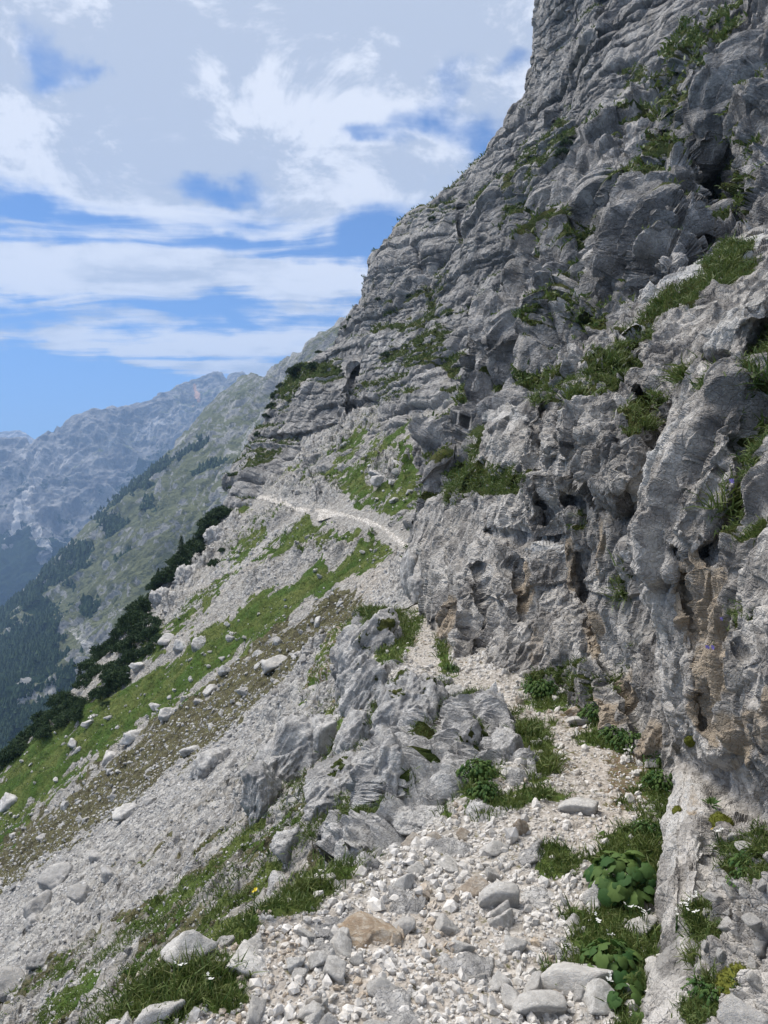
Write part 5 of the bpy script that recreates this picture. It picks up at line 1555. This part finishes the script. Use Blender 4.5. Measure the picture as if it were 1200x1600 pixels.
def build_grass():
    parts = []
    r = np.random.default_rng(3)
    # on the trail ledge
    px, py = proj(LV)
    w = ((LVEG > .42) & (px > -20) & (px < 1220) & (py < 1640) & (LV[..., 1] < 13)).astype(float).ravel()
    idx = r.choice(len(w), 15000, p=w / w.sum())
    P = LV.reshape(-1, 3)[idx]
    n = np.tile([0, 0, 1.0], (len(P), 1))
    parts.append(blades(P, n, np.clip(.030 + .0075 * P[:, 1], .045, .12) * r.uniform(.5, 1.3, len(P)), 5, 41, .5, .045))
    for W, cnt, thr, sd, l0 in ((W0, 3600, .45, 51, .035), (W4, 5000, .35, 55, .06), (W1, 7000, .45, 52, .085), (W2, 9000, .48, 53, .26), (W3, 9000, .50, 54, .30)):
        P, n = sheet_points(W, cnt, thr, sd)
        if len(P):
            L = l0 * r.uniform(.6, 1.3, len(P)) * np.clip(P[:, 1] / np.median(P[:, 1]), .5, 1.8)
            parts.append(blades(P, n, L, 4, sd, .6, .06 if l0 < .2 else .16, .55, .9))
    # on the slope
    vis = _spy <= _vis + 2
    w = ((SM['veg'] > .5) * vis * (_spx > -60) * (_spx < 680) * (_spy < 1640)).astype(float).ravel()
    idx = r.choice(len(w), 17000, p=w / w.sum())
    P = SV.reshape(-1, 3)[idx]
    n = np.tile([-.4, 0, .9], (len(P), 1))
    parts.append(blades(P, n, np.clip(.0042 * P[:, 1], .05, .3) * r.uniform(.5, 1.3, len(P)), 5, 61, .6, .07, .6, 1.4))
    V, Fa, T, K = join(parts)
    ob = mesh_from('grass', V, Fa, M['grass'], dict(tint=T, tip=K * .8), smooth=False)
    tag(ob, 'short alpine grass growing on ledges, rims and the slope', 'grass', kind='stuff')


build_grass()


def tuft_mesh(seed, L, count, spread=.55, width=.03):
    r = np.random.default_rng(seed)
    P = np.zeros((1, 3)) + r.normal(size=(1, 3)) * 0
    v, f, t, k = blades(P, np.array([[0, 0, 1.0]]), np.array([L]), count, seed, spread, width, .6, .5)
    ob = mesh_from('grass_tuft', v, f, M['grass'], dict(tint=t, tip=k), smooth=False)
    me = ob.data; bpy.data.objects.remove(ob)
    return me


TUFTS = [tuft_mesh(90 + k, .14, 110) for k in range(4)]
TG = [  # picture place, width in px, label
    (430, 1400, 'grass tuft on the rim, nearest the yellow flower'), (470, 1396, 'grass tuft on the rim beside the bedrock hump'), (500, 1386, 'uppermost grass tuft of the rim fringe'), (350, 1452, 'grass tuft behind the flat pale slab'), (385, 1442, 'grass tuft between rim fringe and flat slab'),
    (250, 1535, 'tall grass tuft around the sunken grey boulder'), (300, 1530, 'grass tuft right against the sunken grey boulder'), (350, 1525, 'browning grass tuft below the flat pale slab'), (210, 1560, 'grass tuft behind the white boulder on the rim'), (300, 1570, 'brown-edged grass tuft beside the white boulder'),
    (170, 1580, 'outermost grass tuft of the near rim'), (548, 1300, 'dark grass tuft on the steep rim by the outcrops'), (535, 1345, 'dark grass tuft below the outcrops'), (600, 1300, 'grass tuft at the foot of the tall pale rib'), (735, 1240, 'grass tuft at the bottom of the outcrop gully'),
    (745, 1190, 'grass tuft half way up the outcrop gully'), (750, 1150, 'grass tuft at the top of the outcrop gully'), (820, 1150, 'grass cap on the upright rock'), (835, 1140, 'yellowing grass on top of the upright rock'), (805, 1175, 'grass hanging beside the upright rock'),
    (848, 1245, 'flat dark grass tuft on the trail'), (862, 1190, 'wispy tuft on the trailside'), (860, 1205, 'lower wispy tuft on the trailside'), (690, 1110, 'grass strip between the rounded outcrops'), (735, 1095, 'small tuft beside the low pale slab'),
    (630, 1030, 'grass tuft at the inside of the trail bend'), (645, 1000, 'grass tuft along the outer edge of the far bend'), (690, 1020, 'grass tuft under the wall at the far bend'), (875, 1345, 'grass tuft between gravel and large leaves'), (890, 1365, 'thin tuft in front of the large leaves'),
    (985, 1300, 'tall wispy grass behind the large leaves'), (1010, 1330, 'dark grass against the pillar'), (930, 1440, 'grass around the white flowers on the verge'), (960, 1460, 'dense grass of the verge below the large leaves'), (990, 1480, 'grass of the verge against the pillar'),
    (930, 1480, 'grass at the gravel side of the verge'), (960, 1545, 'grass at the lower end of the verge')]
for k, (x, y, lab) in enumerate(TG):
    q, _ = ground_hit(x, y)
    q = q[0]
    s = float(np.clip(.55 + .12 * q[1], .6, 1.5)) * R.uniform(.7, 1.0) * (.62 if x > 870 and y > 1290 else .42 if y < 1060 else 1)
    o = add_obj('grass_tuft', TUFTS[k % 4], tuple(q), (0, 0, R.uniform(0, 6)), (s, s, s * .8))
    tag(o, lab, 'grass tuft', 'grass tufts along the trail')
TW_ = [(W0, 1130, 800, 'lush hanging grass tuft on the nearest wall'), (W0, 1140, 780, 'brown-topped grass tuft above the lush hanging one'), (W0, 1190, 600, 'long dry grass hanging down the nearest wall'), (W0, 1195, 680, 'dry grass tuft lowest on the nearest wall strip'), (W0, 1190, 560, 'dry grass tuft highest on the nearest wall strip'),
       (W0, 1120, 600, 'bright green tuft in the notch of the nearest wall'), (W0, 1070, 590, 'yellowish tuft at the crest of the nearest wall'), (W0, 1095, 1420, 'thick grass cushion on the bank beside the pillar'), (W0, 1090, 1460, 'grass with dead blades on the bank'), (W0, 1085, 1500, 'dead brown grass at the bottom of the bank cushion'),
       (W0, 1140, 1330, 'grey-green tuft on the bank under the overhang'), (W0, 1160, 1345, 'tuft on the bank beside the white flowers'), (W0, 1185, 1330, 'dark herb tuft at the back of the bank'), (W0, 1110, 1540, 'tuft at the foot of the bank'), (W0, 1185, 1370, 'dark tuft at the outer side of the bank'),
       (W1, 985, 900, 'grass tuft hanging in the hollow of the wall'), (W1, 975, 930, 'lower tuft hanging in the hollow of the wall'), (W1, 985, 660, 'dark green tuft in the cleft of the bulging rock'), (W1, 1010, 670, 'long tuft at the bottom of the cleft'), (W1, 960, 570, 'tuft on the sloping grass ledge of the buttress'),
       (W1, 1000, 530, 'tuft high on the sloping grass ledge of the buttress'), (W1, 1030, 480, 'tuft at the head of the sloping grass ledge'), (W1, 1140, 420, 'big tuft on the crest of the near wall'), (W1, 1120, 450, 'tuft just under the crest of the near wall'), (W1, 900, 620, 'small tuft on the rim of the bulge')]
for k, (W, x, y, lab) in enumerate(TW_):
    q, n = screen_hit(W, x, y)
    s = (.55 + .13 * q[1]) * (.6 if y > 1300 else 1)
    d = Vector((float(n[0]), float(n[1]), float(n[2]))).lerp(Vector((0, 0, 1)), .5)
    o = add_obj('grass_tuft', TUFTS[k % 4], tuple(q), d.to_track_quat('Z', 'Y').to_euler(), (s, s, s * .9))
    tag(o, lab, 'grass tuft', 'grass tufts growing on the wall')


def leaf_geo(size, cup, n=18, heart=True):
    a = np.linspace(0, 2 * math.pi, n, endpoint=False)
    rad = np.ones(n)
    if heart:
        rad = 1 - .55 * np.exp(-((np.minimum(a, 2 * math.pi - a)) / .35) ** 2) + .05 * np.cos(a * 9)
    else:
        rad = .45 + .55 * np.abs(np.cos((a) / 1)) ** 2
    x = -np.cos(a) * rad; y = np.sin(a) * rad
    r1 = np.stack([x * .5, y * .5, cup * .10 + 0 * x], 1); r2 = np.stack([x, y, -cup * .30 * rad + .05 * np.sin(a * 5)], 1)
    V = np.concatenate([[[0, 0, 0]], r1, r2]) * size
    i = np.arange(n); j = (i + 1) % n
    F1 = np.stack([np.zeros(n, int), 1 + i, 1 + j], 1)
    F2 = np.stack([1 + i, 1 + n + i, 1 + n + j], 1); F3 = np.stack([1 + i, 1 + n + j, 1 + j], 1)
    return V, np.concatenate([F1, F2, F3])


def leafy(name, seed, count, R0, H0, size, heart=True, mat='leaf', stems=True):
    """a plant of broad leaves on stalks: returns an Empty with foliage and stems"""
    r = np.random.default_rng(seed)
    root = empty(name, (0, 0, 0))
    Vs, Fs, T = [], [], []; o = 0
    sv, sf = [], []; so = 0
    for k in range(count):
        a = r.uniform(0, 6.28); q = math.sqrt(r.random())
        c = np.array([math.cos(a) * q * R0, math.sin(a) * q * R0, H0 * (1 - .65 * q * q) * r.uniform(.55, 1.0)])
        s = size * r.uniform(.4, 1.25)
        lv, lf = leaf_geo(s, r.uniform(.5, 1.2), heart=heart)
        tilt = Euler((r.normal() * .35, .25 + .75 * q + r.normal() * .25, a + r.normal() * .4), 'XYZ').to_matrix()
        lv = lv @ np.array(Matrix.Rotation(a, 3, 'Z') @ Matrix.Rotation(.2 + .8 * q + r.normal() * .25, 3, 'Y') @ Matrix.Rotation(r.normal() * .35, 3, 'X')).T + c
        Vs.append(lv); Fs.append(lf + o); o += len(lv); T.append(np.full(len(lv), r.random()))
        b = np.array([c[0] * .25, c[1] * .25, 0]); w = .0022
        for dx, dy in ((w, 0), (0, w)):
            st = np.array([[b[0] - dx, b[1] - dy, 0], [b[0] + dx, b[1] + dy, 0], [c[0] + dx, c[1] + dy, c[2]], [c[0] - dx, c[1] - dy, c[2]]])
            sv.append(st); sf.append(np.array([[0, 1, 2, 3]]) + so); so += 4
    mesh_from('foliage', np.concatenate(Vs), np.concatenate(Fs), M[mat], dict(tint=np.concatenate(T)), smooth=True, parent=root)
    if stems:
        mesh_from('stem', np.concatenate(sv), np.concatenate(sf), M['leaf'], smooth=False, parent=root)
    return root


def place_ground(o, x, y, s=1.0, lift=0):
    q, _ = ground_hit(x, y); q = q[0]
    o.location = (q[0], q[1], q[2] + lift); o.scale = (s, s, s); o.rotation_euler = (0, 0, x * .37)
    return q


butter = leafy('butterbur', 1, 80, .15, .19, .036)
place_ground(butter, 972, 1395)
tag(butter, 'lush butterbur with big rounded leaves at the foot of the pillar', 'plant', 'broad-leaved plants on the verge')
b2 = leafy('butterbur', 2, 50, .11, .10, .026)
place_ground(b2, 958, 1515)
tag(b2, 'lower butterbur patch with smaller rounded leaves in the verge grass', 'plant', 'broad-leaved plants on the verge')
b3 = leafy('butterbur', 3, 16, .09, .06, .028)
place_ground(b3, 985, 1575)
tag(b3, 'sparse seedling butterbur at the near end of the verge', 'plant', 'broad-leaved plants on the verge')

herb = leafy('leafy_herb', 7, 130, .16, .15, .020, heart=False)
HB = [(850, 1090, 1.1, 'dark leafy herb at the wall foot, first past the wide gravel bend'), (935, 1128, 1.0, 'dark leafy herb behind the cream stone'), (925, 1100, 1.0, 'leafy herb climbing the wall foot above the cream stone'), (985, 1172, .9, 'leafy herb with white flowers where the wall turns'),
      (960, 1160, .8, 'low leafy herb at the inner edge of the gravel'), (1035, 1195, .8, 'leafy herb in the corner under the wall'), (1035, 1235, .8, 'dark leafy herb against the upper end of the pillar'), (1025, 1165, .8, 'leafy herb under the overhang'), (704, 1050, .6, 'leafy herb hugging the wall at the far bend'),
      (835, 1075, .8, 'small leafy herb among the fallen stones'), (1010, 1305, .5, 'leafy herb just behind the large butterbur'), (748, 1220, .9, 'leafy herb filling the gully between outcrops'), (640, 1238, .8, 'leafy herb in front of the squat block'), (755, 1180, .8, 'leafy herb in the upper gully'), (760, 1250, .7, 'leafy herb at the gully mouth')]
for k, (x, y, s, lab) in enumerate(HB):
    o = herb if k == 0 else copy_tree(herb)
    place_ground(o, x, y, s)
    tag(o, lab, 'plant', 'leafy herbs at the wall foot and gullies')
HBW = [(W0, 1180, 1365, .55, 'leafy herb at the top of the planted bank'), (W0, 1165, 1385, .4, 'leafy herb beside the white stones of the bank'), (W0, 1120, 1575, .4, 'leafy herb at the foot of the planted bank'), (W0, 1098, 1560, .4, 'leafy herb between pillar foot and bank')]
for k, (W, x, y, s, lab) in enumerate(HBW):
    q, n = screen_hit(W, x, y)
    o = copy_tree(herb); o.location = tuple(q); o.scale = (s, s, s); o.rotation_euler = (0, 0, k)
    tag(o, lab, 'plant', 'leafy herbs on the planted bank')


def rosette():
    root = empty('rosette_plant', (0, 0, 0))
    Vs, Fs, T = [], [], []; r = np.random.default_rng(4)
    for k in range(22):
        a = k * 2.4; L = .05 * r.uniform(.7, 1.1); e = r.uniform(.2, 1.0)
        d = np.array([math.cos(a) * math.cos(e), math.sin(a) * math.cos(e), math.sin(e)]); s = np.array([-math.sin(a), math.cos(a), 0]) * .006
        p = [d * .01 - s * .5, d * .01 + s * .5, d * L * .6 + s, d * L * .6 - s, d * L + [0, 0, -.006]]
        Vs.append(np.array(p)); Fs.append(np.array([[0, 1, 2], [0, 2, 3], [3, 2, 4]]) + 5 * k); T.append(np.full(5, r.random()))
    mesh_from('foliage', np.concatenate(Vs), np.concatenate(Fs), M['leaf'], dict(tint=np.concatenate(T)), smooth=False, parent=root)
    return root


ro = rosette()
q, n = screen_hit(W0, 1110, 1262)
ro.location = tuple(q + n * .01); ro.rotation_euler = Vector(n.tolist()).to_track_quat('Z', 'Y').to_euler()
tag(ro, 'spiky dark green rosette plant on the rock above the moss cushion', 'plant')


def cushion(seed):
    r = np.random.default_rng(seed)
    U, Fa = ICO[4]
    V = U * np.array([1, 1, .6]) * (1 + .18 * fbm(U * 2.2 + seed, 3))[:, None]
    pick = r.choice(len(V), 900)
    v, f, t, k = blades(V[pick].astype(float), U[pick].astype(float), np.full(900, .16), 3, seed, .4, .12, .1, .3)
    ob = mesh_from('moss_cushion', np.concatenate([V, v]), np.concatenate([Fa, f + len(V)]), M['moss'], dict(tint=np.concatenate([.3 + 0 * V[:, 0], t]), tip=np.concatenate([0 * V[:, 0], 0 * k])), smooth=True)
    return ob


for k, (x, y, p, lab) in enumerate([(1126, 1288, 17, 'round grey-green moss cushion under the spiky rosette'), (1150, 1540, 33, 'large yellow-green moss cushion at the foot of the bank'), (1058, 1267, 8, 'tiny moss cushion on the side of the pillar'), (1122, 600, 12, 'bright moss cushion in the notch of the nearest wall'), (1080, 1160, 10, 'dark moss clump below the ochre rock')]):
    q, n = screen_hit(W0, x, y)
    o = cushion(30 + k); s = p / F * q[1]
    o.location = tuple(q); o.scale = (s, s, s); o.rotation_euler = Vector(n.tolist()).to_track_quat('Z', 'Y').to_euler()
    tag(o, lab, 'moss', 'moss cushions')


def flower(name, mat, petals, rad, H, heads, seed):
    r = np.random.default_rng(seed)
    root = empty(name, (0, 0, 0))
    hv, hf = [], []; o = 0; sv, sf = [], []; so = 0
    for h in range(heads):
        c = np.array([r.normal() * rad * 1.8, r.normal() * rad * 1.8, H * r.uniform(.8, 1.1)]) if heads > 1 else np.array([0, 0, H])
        tl = r.normal(size=2) * .35
        for k in range(petals):
            a = k / petals * 6.283 + r.uniform(0, .3)
            d = np.array([math.cos(a), math.sin(a), .25 + tl[0] * math.cos(a) + tl[1] * math.sin(a)]) * rad; s = np.array([-math.sin(a), math.cos(a), 0]) * rad * .38
            hv.append(np.array([c, c + d * .6 + s, c + d, c + d * .6 - s])); hf.append(np.array([[0, 1, 2, 3]]) + o); o += 4
        w = .0012
        for dx, dy in ((w, 0), (0, w)):
            sv.append(np.array([[c[0] * .2 - dx, c[1] * .2 - dy, 0], [c[0] * .2 + dx, c[1] * .2 + dy, 0], [c[0] + dx, c[1] + dy, c[2]], [c[0] - dx, c[1] - dy, c[2]]])); sf.append(np.array([[0, 1, 2, 3]]) + so); so += 4
    mesh_from('petals', np.concatenate(hv), np.concatenate(hf), M[mat], smooth=False, parent=root)
    mesh_from('stem', np.concatenate(sv), np.concatenate(sf), M['leaf'], smooth=False, parent=root)
    return root


wf = flower('white_flower', 'petal', 5, .006, .07, 6, 1)
WF = [('g', 930, 1440, 'white flowers at the gravel side of the verge'), ('g', 985, 1425, 'white flowers right below the big butterbur'), ('g', 945, 1470, 'white flowers in the middle of the verge'), ('g', 948, 1530, 'white flowers on the lower butterbur'), ('g', 1005, 1430, 'white flowers beside the verge rock'),
      (W0, 1072, 1432, 'largest white flower head on the bank cushion'), (W0, 1056, 1450, 'white flower head at the pillar side of the bank'), (W0, 1096, 1448, 'white flower head in the middle of the bank cushion'), (W0, 1125, 1318, 'white flowers under the overhang'), (W0, 1090, 1420, 'topmost white flower of the bank cushion'),
      (W0, 1190, 340, 'white flower high on the crest'), ('g', 985, 1170, 'white flowers at the turn of the wall foot'), ('g', 1030, 1185, 'white flowers in the corner herbs'), ('g', 330, 1540, 'tiny white flower in the rim grass'), ('g', 280, 1520, 'tiny white flower by the sunken boulder')]
for k, (W, x, y, lab) in enumerate(WF):
    o = wf if k == 0 else copy_tree(wf)
    if W == 'g':
        q = ground_hit(x, y + 22)[0][0]; n = np.array([0, 0, 1.0])
    else:
        q, n = screen_hit(W, x, y + 8)
    s = .6 + .17 * q[1]
    o.location = tuple(q); o.scale = (s, s, s); o.rotation_euler = (R.normal() * .2, R.normal() * .2, k)
    tag(o, lab, 'flower', 'white alpine flowers')
yf = flower('yellow_flower', 'yellow', 8, .012, .10, 1, 3)
q = ground_hit(398, 1440)[0][0]; yf.location = tuple(q); yf.scale = (1, 1, 1.2)
tag(yf, 'single yellow flower on a thin stalk at the grassy rim', 'flower')
y2 = copy_tree(yf); q, n = screen_hit(W0, 1112, 1315); y2.location = tuple(q); y2.scale = (.5,) * 3
tag(y2, 'small yellow flower beside the white ones under the overhang', 'flower')
bf = flower('bellflower', 'bell', 5, .012, .03, 2, 5)
for k, (x, y, lab) in enumerate([(1145, 962, 'violet bellflower highest of the pair on the near rock'), (1117, 998, 'violet bellflower lower of the pair on the near rock'), (1160, 750, 'violet bellflower above the lush hanging grass')]):
    o = bf if k == 0 else copy_tree(bf)
    q, n = screen_hit(W0, x, y)
    o.location = tuple(q + n * .005); o.rotation_euler = Vector(n.tolist()).to_track_quat('Z', 'Y').to_euler()
    tag(o, lab, 'flower', 'violet bellflowers')


# ------------------------------------------------------------------ dwarf pines and spruces
def pine_shrub(seed):
    """unit shrub, about 1 m half width: dense clumps of upturned needle sprays over bent stems"""
    r = np.random.default_rng(seed)
    root = empty('dwarf_pine', (0, 0, 0))
    nc = 46
    a = r.uniform(0, 6.28, nc); q = np.sqrt(r.random(nc))
    Cc = np.stack([np.cos(a) * q * 1.0, np.sin(a) * q * .9, (.62 - .42 * q * q) * r.uniform(.6, 1.25, nc)], 1)
    P = np.repeat(Cc, 26, 0) + r.normal(size=(nc * 26, 3)) * np.array([.13, .13, .09])
    v, f, t, k = blades(P, np.tile([0, 0, 1.0], (len(P), 1)), np.full(len(P), .17), 2, seed, .7, .22, .4, .3)
    t = np.repeat(np.clip(np.repeat(r.random(nc), 26 * 2) + 0, 0, .99), 5)
    mesh_from('foliage', v, f, M['pine'], dict(tint=t), smooth=False, parent=root)
    sv, sf = [], []
    for k in range(6):
        c = Cc[k]; w = .035
        ring0 = [[math.cos(b) * w, math.sin(b) * w, -.2] for b in (0, 2.1, 4.2)]; ring1 = [[c[0] + math.cos(b) * w * .4, c[1] + math.sin(b) * w * .4, c[2]] for b in (0, 2.1, 4.2)]
        sv += ring0 + ring1; o = 6 * k
        sf += [[o, o + 1, o + 4, o + 3], [o + 1, o + 2, o + 5, o + 4], [o + 2, o, o + 3, o + 5]]
    mesh_from('trunk', np.array(sv), np.array(sf), M['bark'], parent=root)
    return root


def spruce(seed, dead=False):
    r = np.random.default_rng(seed)
    root = empty('spruce', (0, 0, 0))
    H = 1.0
    P, D, L = [], [], []
    for k in range(260 if not dead else 60):
        h = r.random() ** .8
        z = .12 + .88 * h
        a = r.uniform(0, 6.28); R_ = (.24 * (1 - h) + .015) * r.uniform(.6, 1.1)
        for q in np.linspace(.3, 1, 4):
            P.append([math.cos(a) * R_ * q, math.sin(a) * R_ * q, z - .12 * R_ * q * 2]); D.append([math.cos(a), math.sin(a), -.2]); L.append(.06 * (1.2 - h * .6))
    v, f, t, k_ = blades(np.array(P), np.array(D), np.array(L), 2, seed, .5, .16, .05, .4)
    mesh_from('crown', v, f, M['pine'], dict(tint=t), smooth=False, parent=root)
    n = 6; sv = []; sf = []
    for i, (z, w) in enumerate([(-.1, .022), (.5, .013), (1.0, .003)]):
        for b in range(n): sv.append([math.cos(b * 6.283 / n) * w, math.sin(b * 6.283 / n) * w, z])
    for i in range(2):
        for b in range(n): sf.append([i * n + b, i * n + (b + 1) % n, (i + 1) * n + (b + 1) % n, (i + 1) * n + b])
    mesh_from('trunk', np.array(sv), np.array(sf), M['bark'], parent=root)
    return root


PS = [pine_shrub(70 + k) for k in range(3)]
used = [False] * 3


def put_shrub(k, loc, s, label, group):
    k %= 3
    if used[k]:
        o = copy_tree(PS[k])
    else:
        o = PS[k]; used[k] = True
    o.location = loc; o.scale = (s * R.uniform(.8, 1.2), s * R.uniform(.8, 1.2), s * R.uniform(.8, 1.25)); o.rotation_euler = (R.normal() * .1, R.normal() * .1, R.uniform(0, 6))
    tag(o, label, 'dwarf pine', group)
    return o


LINES = [([(-10, 1180), (40, 1150), (90, 1118), (130, 1092), (180, 1050), (215, 1020), (250, 990)], 26, 95, 'dwarf pine in the dark lower thicket along the slope edge', 'dwarf pines of the lower thicket'),
         ([(140, 1035), (165, 1000), (190, 965), (215, 935), (240, 900), (262, 868), (290, 845), (320, 812), (345, 790)], 13, 75, 'dwarf pine in the dark upper thicket along the rib', 'dwarf pines of the upper thicket')]
thick = []
for line, wd, cnt, lab, grp in LINES:
    ln = np.array(line, float)
    for k in range(cnt):
        t = (k + R.random()) / cnt * (len(ln) - 1); i = min(int(t), len(ln) - 2); p = ln[i] * (1 - t + i) + ln[i + 1] * (t - i)
        q = slope_hit(p[0] + R.normal() * wd * .5, p[1] + R.normal() * wd * .5 + 4)
        s = R.uniform(10, 20) / F * q[1]
        o = put_shrub(k, (q[0], q[1], q[2] - .1 * s), s, lab, grp)
        a_, b_ = proj(np.array(q, float)); thick.append((o, float(a_), float(b_) - 8))
bpy.context.view_layer.update()
landmark_labels(thick, [(270, 848, 'tallest spruce on the rib'), (232, 888, 'spruce in the middle of the upper thicket'), (120, 1048, 'spruce of the lower thicket'), (340, 835, 'jagged crag highest on the rib'), (288, 905, 'jagged crag in the middle of the rib'),
                        (252, 935, 'small jagged crag low on the rib'), (217, 1038, 'upright boulder at the lower thicket'), (258, 998, 'whitish boulder half hidden by pines'), (60, 1150, 'lower end of the grass band')], 'dwarf pine', 45)
LONE = [('s', 337, 882, 14, 'lone dwarf pine on the slope below the jagged crag'), ('s', 347, 858, 8, 'small dwarf pine above the lone one'), ('s', 365, 757, 12, 'dwarf pine at the foot of the far cliff edge'), ('s', 385, 762, 9, 'dwarf pine where the far path meets the cliff'), ('s', 350, 790, 9, 'dwarf pine left of the end of the far path'),
        (W3, 470, 580, 16, 'wide dwarf pine on the shoulder of the far cliff'), (W3, 490, 578, 14, 'dwarf pine adjoining the wide one on the cliff shoulder'), (W3, 458, 586, 12, 'dwarf pine at the outer end of the cliff shoulder'), (W3, 442, 606, 10, 'dwarf pine just below the cliff shoulder'), (W3, 434, 622, 11, 'dwarf pine clinging to the cliff edge, upper'),
        (W3, 425, 638, 11, 'dwarf pine clinging to the cliff edge, middle'), (W3, 418, 652, 9, 'dwarf pine clinging to the cliff edge, lower'), (W3, 404, 682, 8, 'dwarf pine at the cliff corner above the rib'), (W3, 540, 514, 8, 'dwarf pine in the skyline notch'), (W3, 548, 500, 7, 'dwarf pine at the skyline above the notch'), (W3, 498, 552, 6, 'small dwarf pine on the skyline step'),
        (W3, 604, 556, 9, 'dwarf pine on the grassy band of the far face'), (W3, 702, 493, 7, 'round dwarf pine mid face'), (W3, 640, 462, 8, 'dwarf pine on a ledge mid face, left of the round one'), (W3, 655, 458, 6, 'little dwarf pine next to the ledge one'), (W3, 878, 245, 15, 'dark dwarf pine filling the upper gully'), (W3, 884, 225, 12, 'dwarf pine above the one in the gully'),
        (W3, 850, 240, 10, 'dwarf pine on the ledge left of the gully'), (W3, 676, 345, 8, 'dwarf pine near the skyline ledge'), (W3, 366, 745, 9, 'dwarf pine at the bottom of the far cliff corner'), (W3, 592, 470, 6, 'small dwarf pine below the pointed skyline')]
for k, (W, x, y, p, lab) in enumerate(LONE):
    if W == 's': q = slope_hit(x, y + 4)
    else: q, _ = screen_hit(W, x, y)
    s = p / F * q[1]
    put_shrub(k, tuple(q), s, lab, 'single dwarf pines on cliff and slope')
sp = spruce(5); sd = spruce(6, True)
SPR = [(sp, 's', 270, 870, 44, 'tallest spruce above the upper pine thicket'), (sp, 's', 232, 905, 34, 'spruce in the middle of the upper pine thicket'), (sp, 's', 282, 850, 26, 'shorter spruce beside the tallest one'), (sp, 's', 255, 880, 26, 'slim spruce downhill of the tallest one'),
       (sp, 's', 310, 826, 22, 'small spruce near the top of the rib'), (sd, W3, 570, 484, 26, 'thin bare spruce on the skyline'), (sd, W3, 583, 452, 18, 'thin bare spruce, higher of the two on the skyline'), (sp, 's', 120, 1060, 26, 'spruce rising from the lower thicket')]
first = set()
for k, (src, W, x, y, h, lab) in enumerate(SPR):
    o = src if src.name not in first else copy_tree(src)
    first.add(src.name)
    q = slope_hit(x, y) if W == 's' else screen_hit(W, x, y)[0]
    s = h / F * q[1]
    o.location = tuple(q); o.scale = (s, s, s); o.rotation_euler = (0, 0, k)
    tag(o, lab, 'spruce', 'spruces')
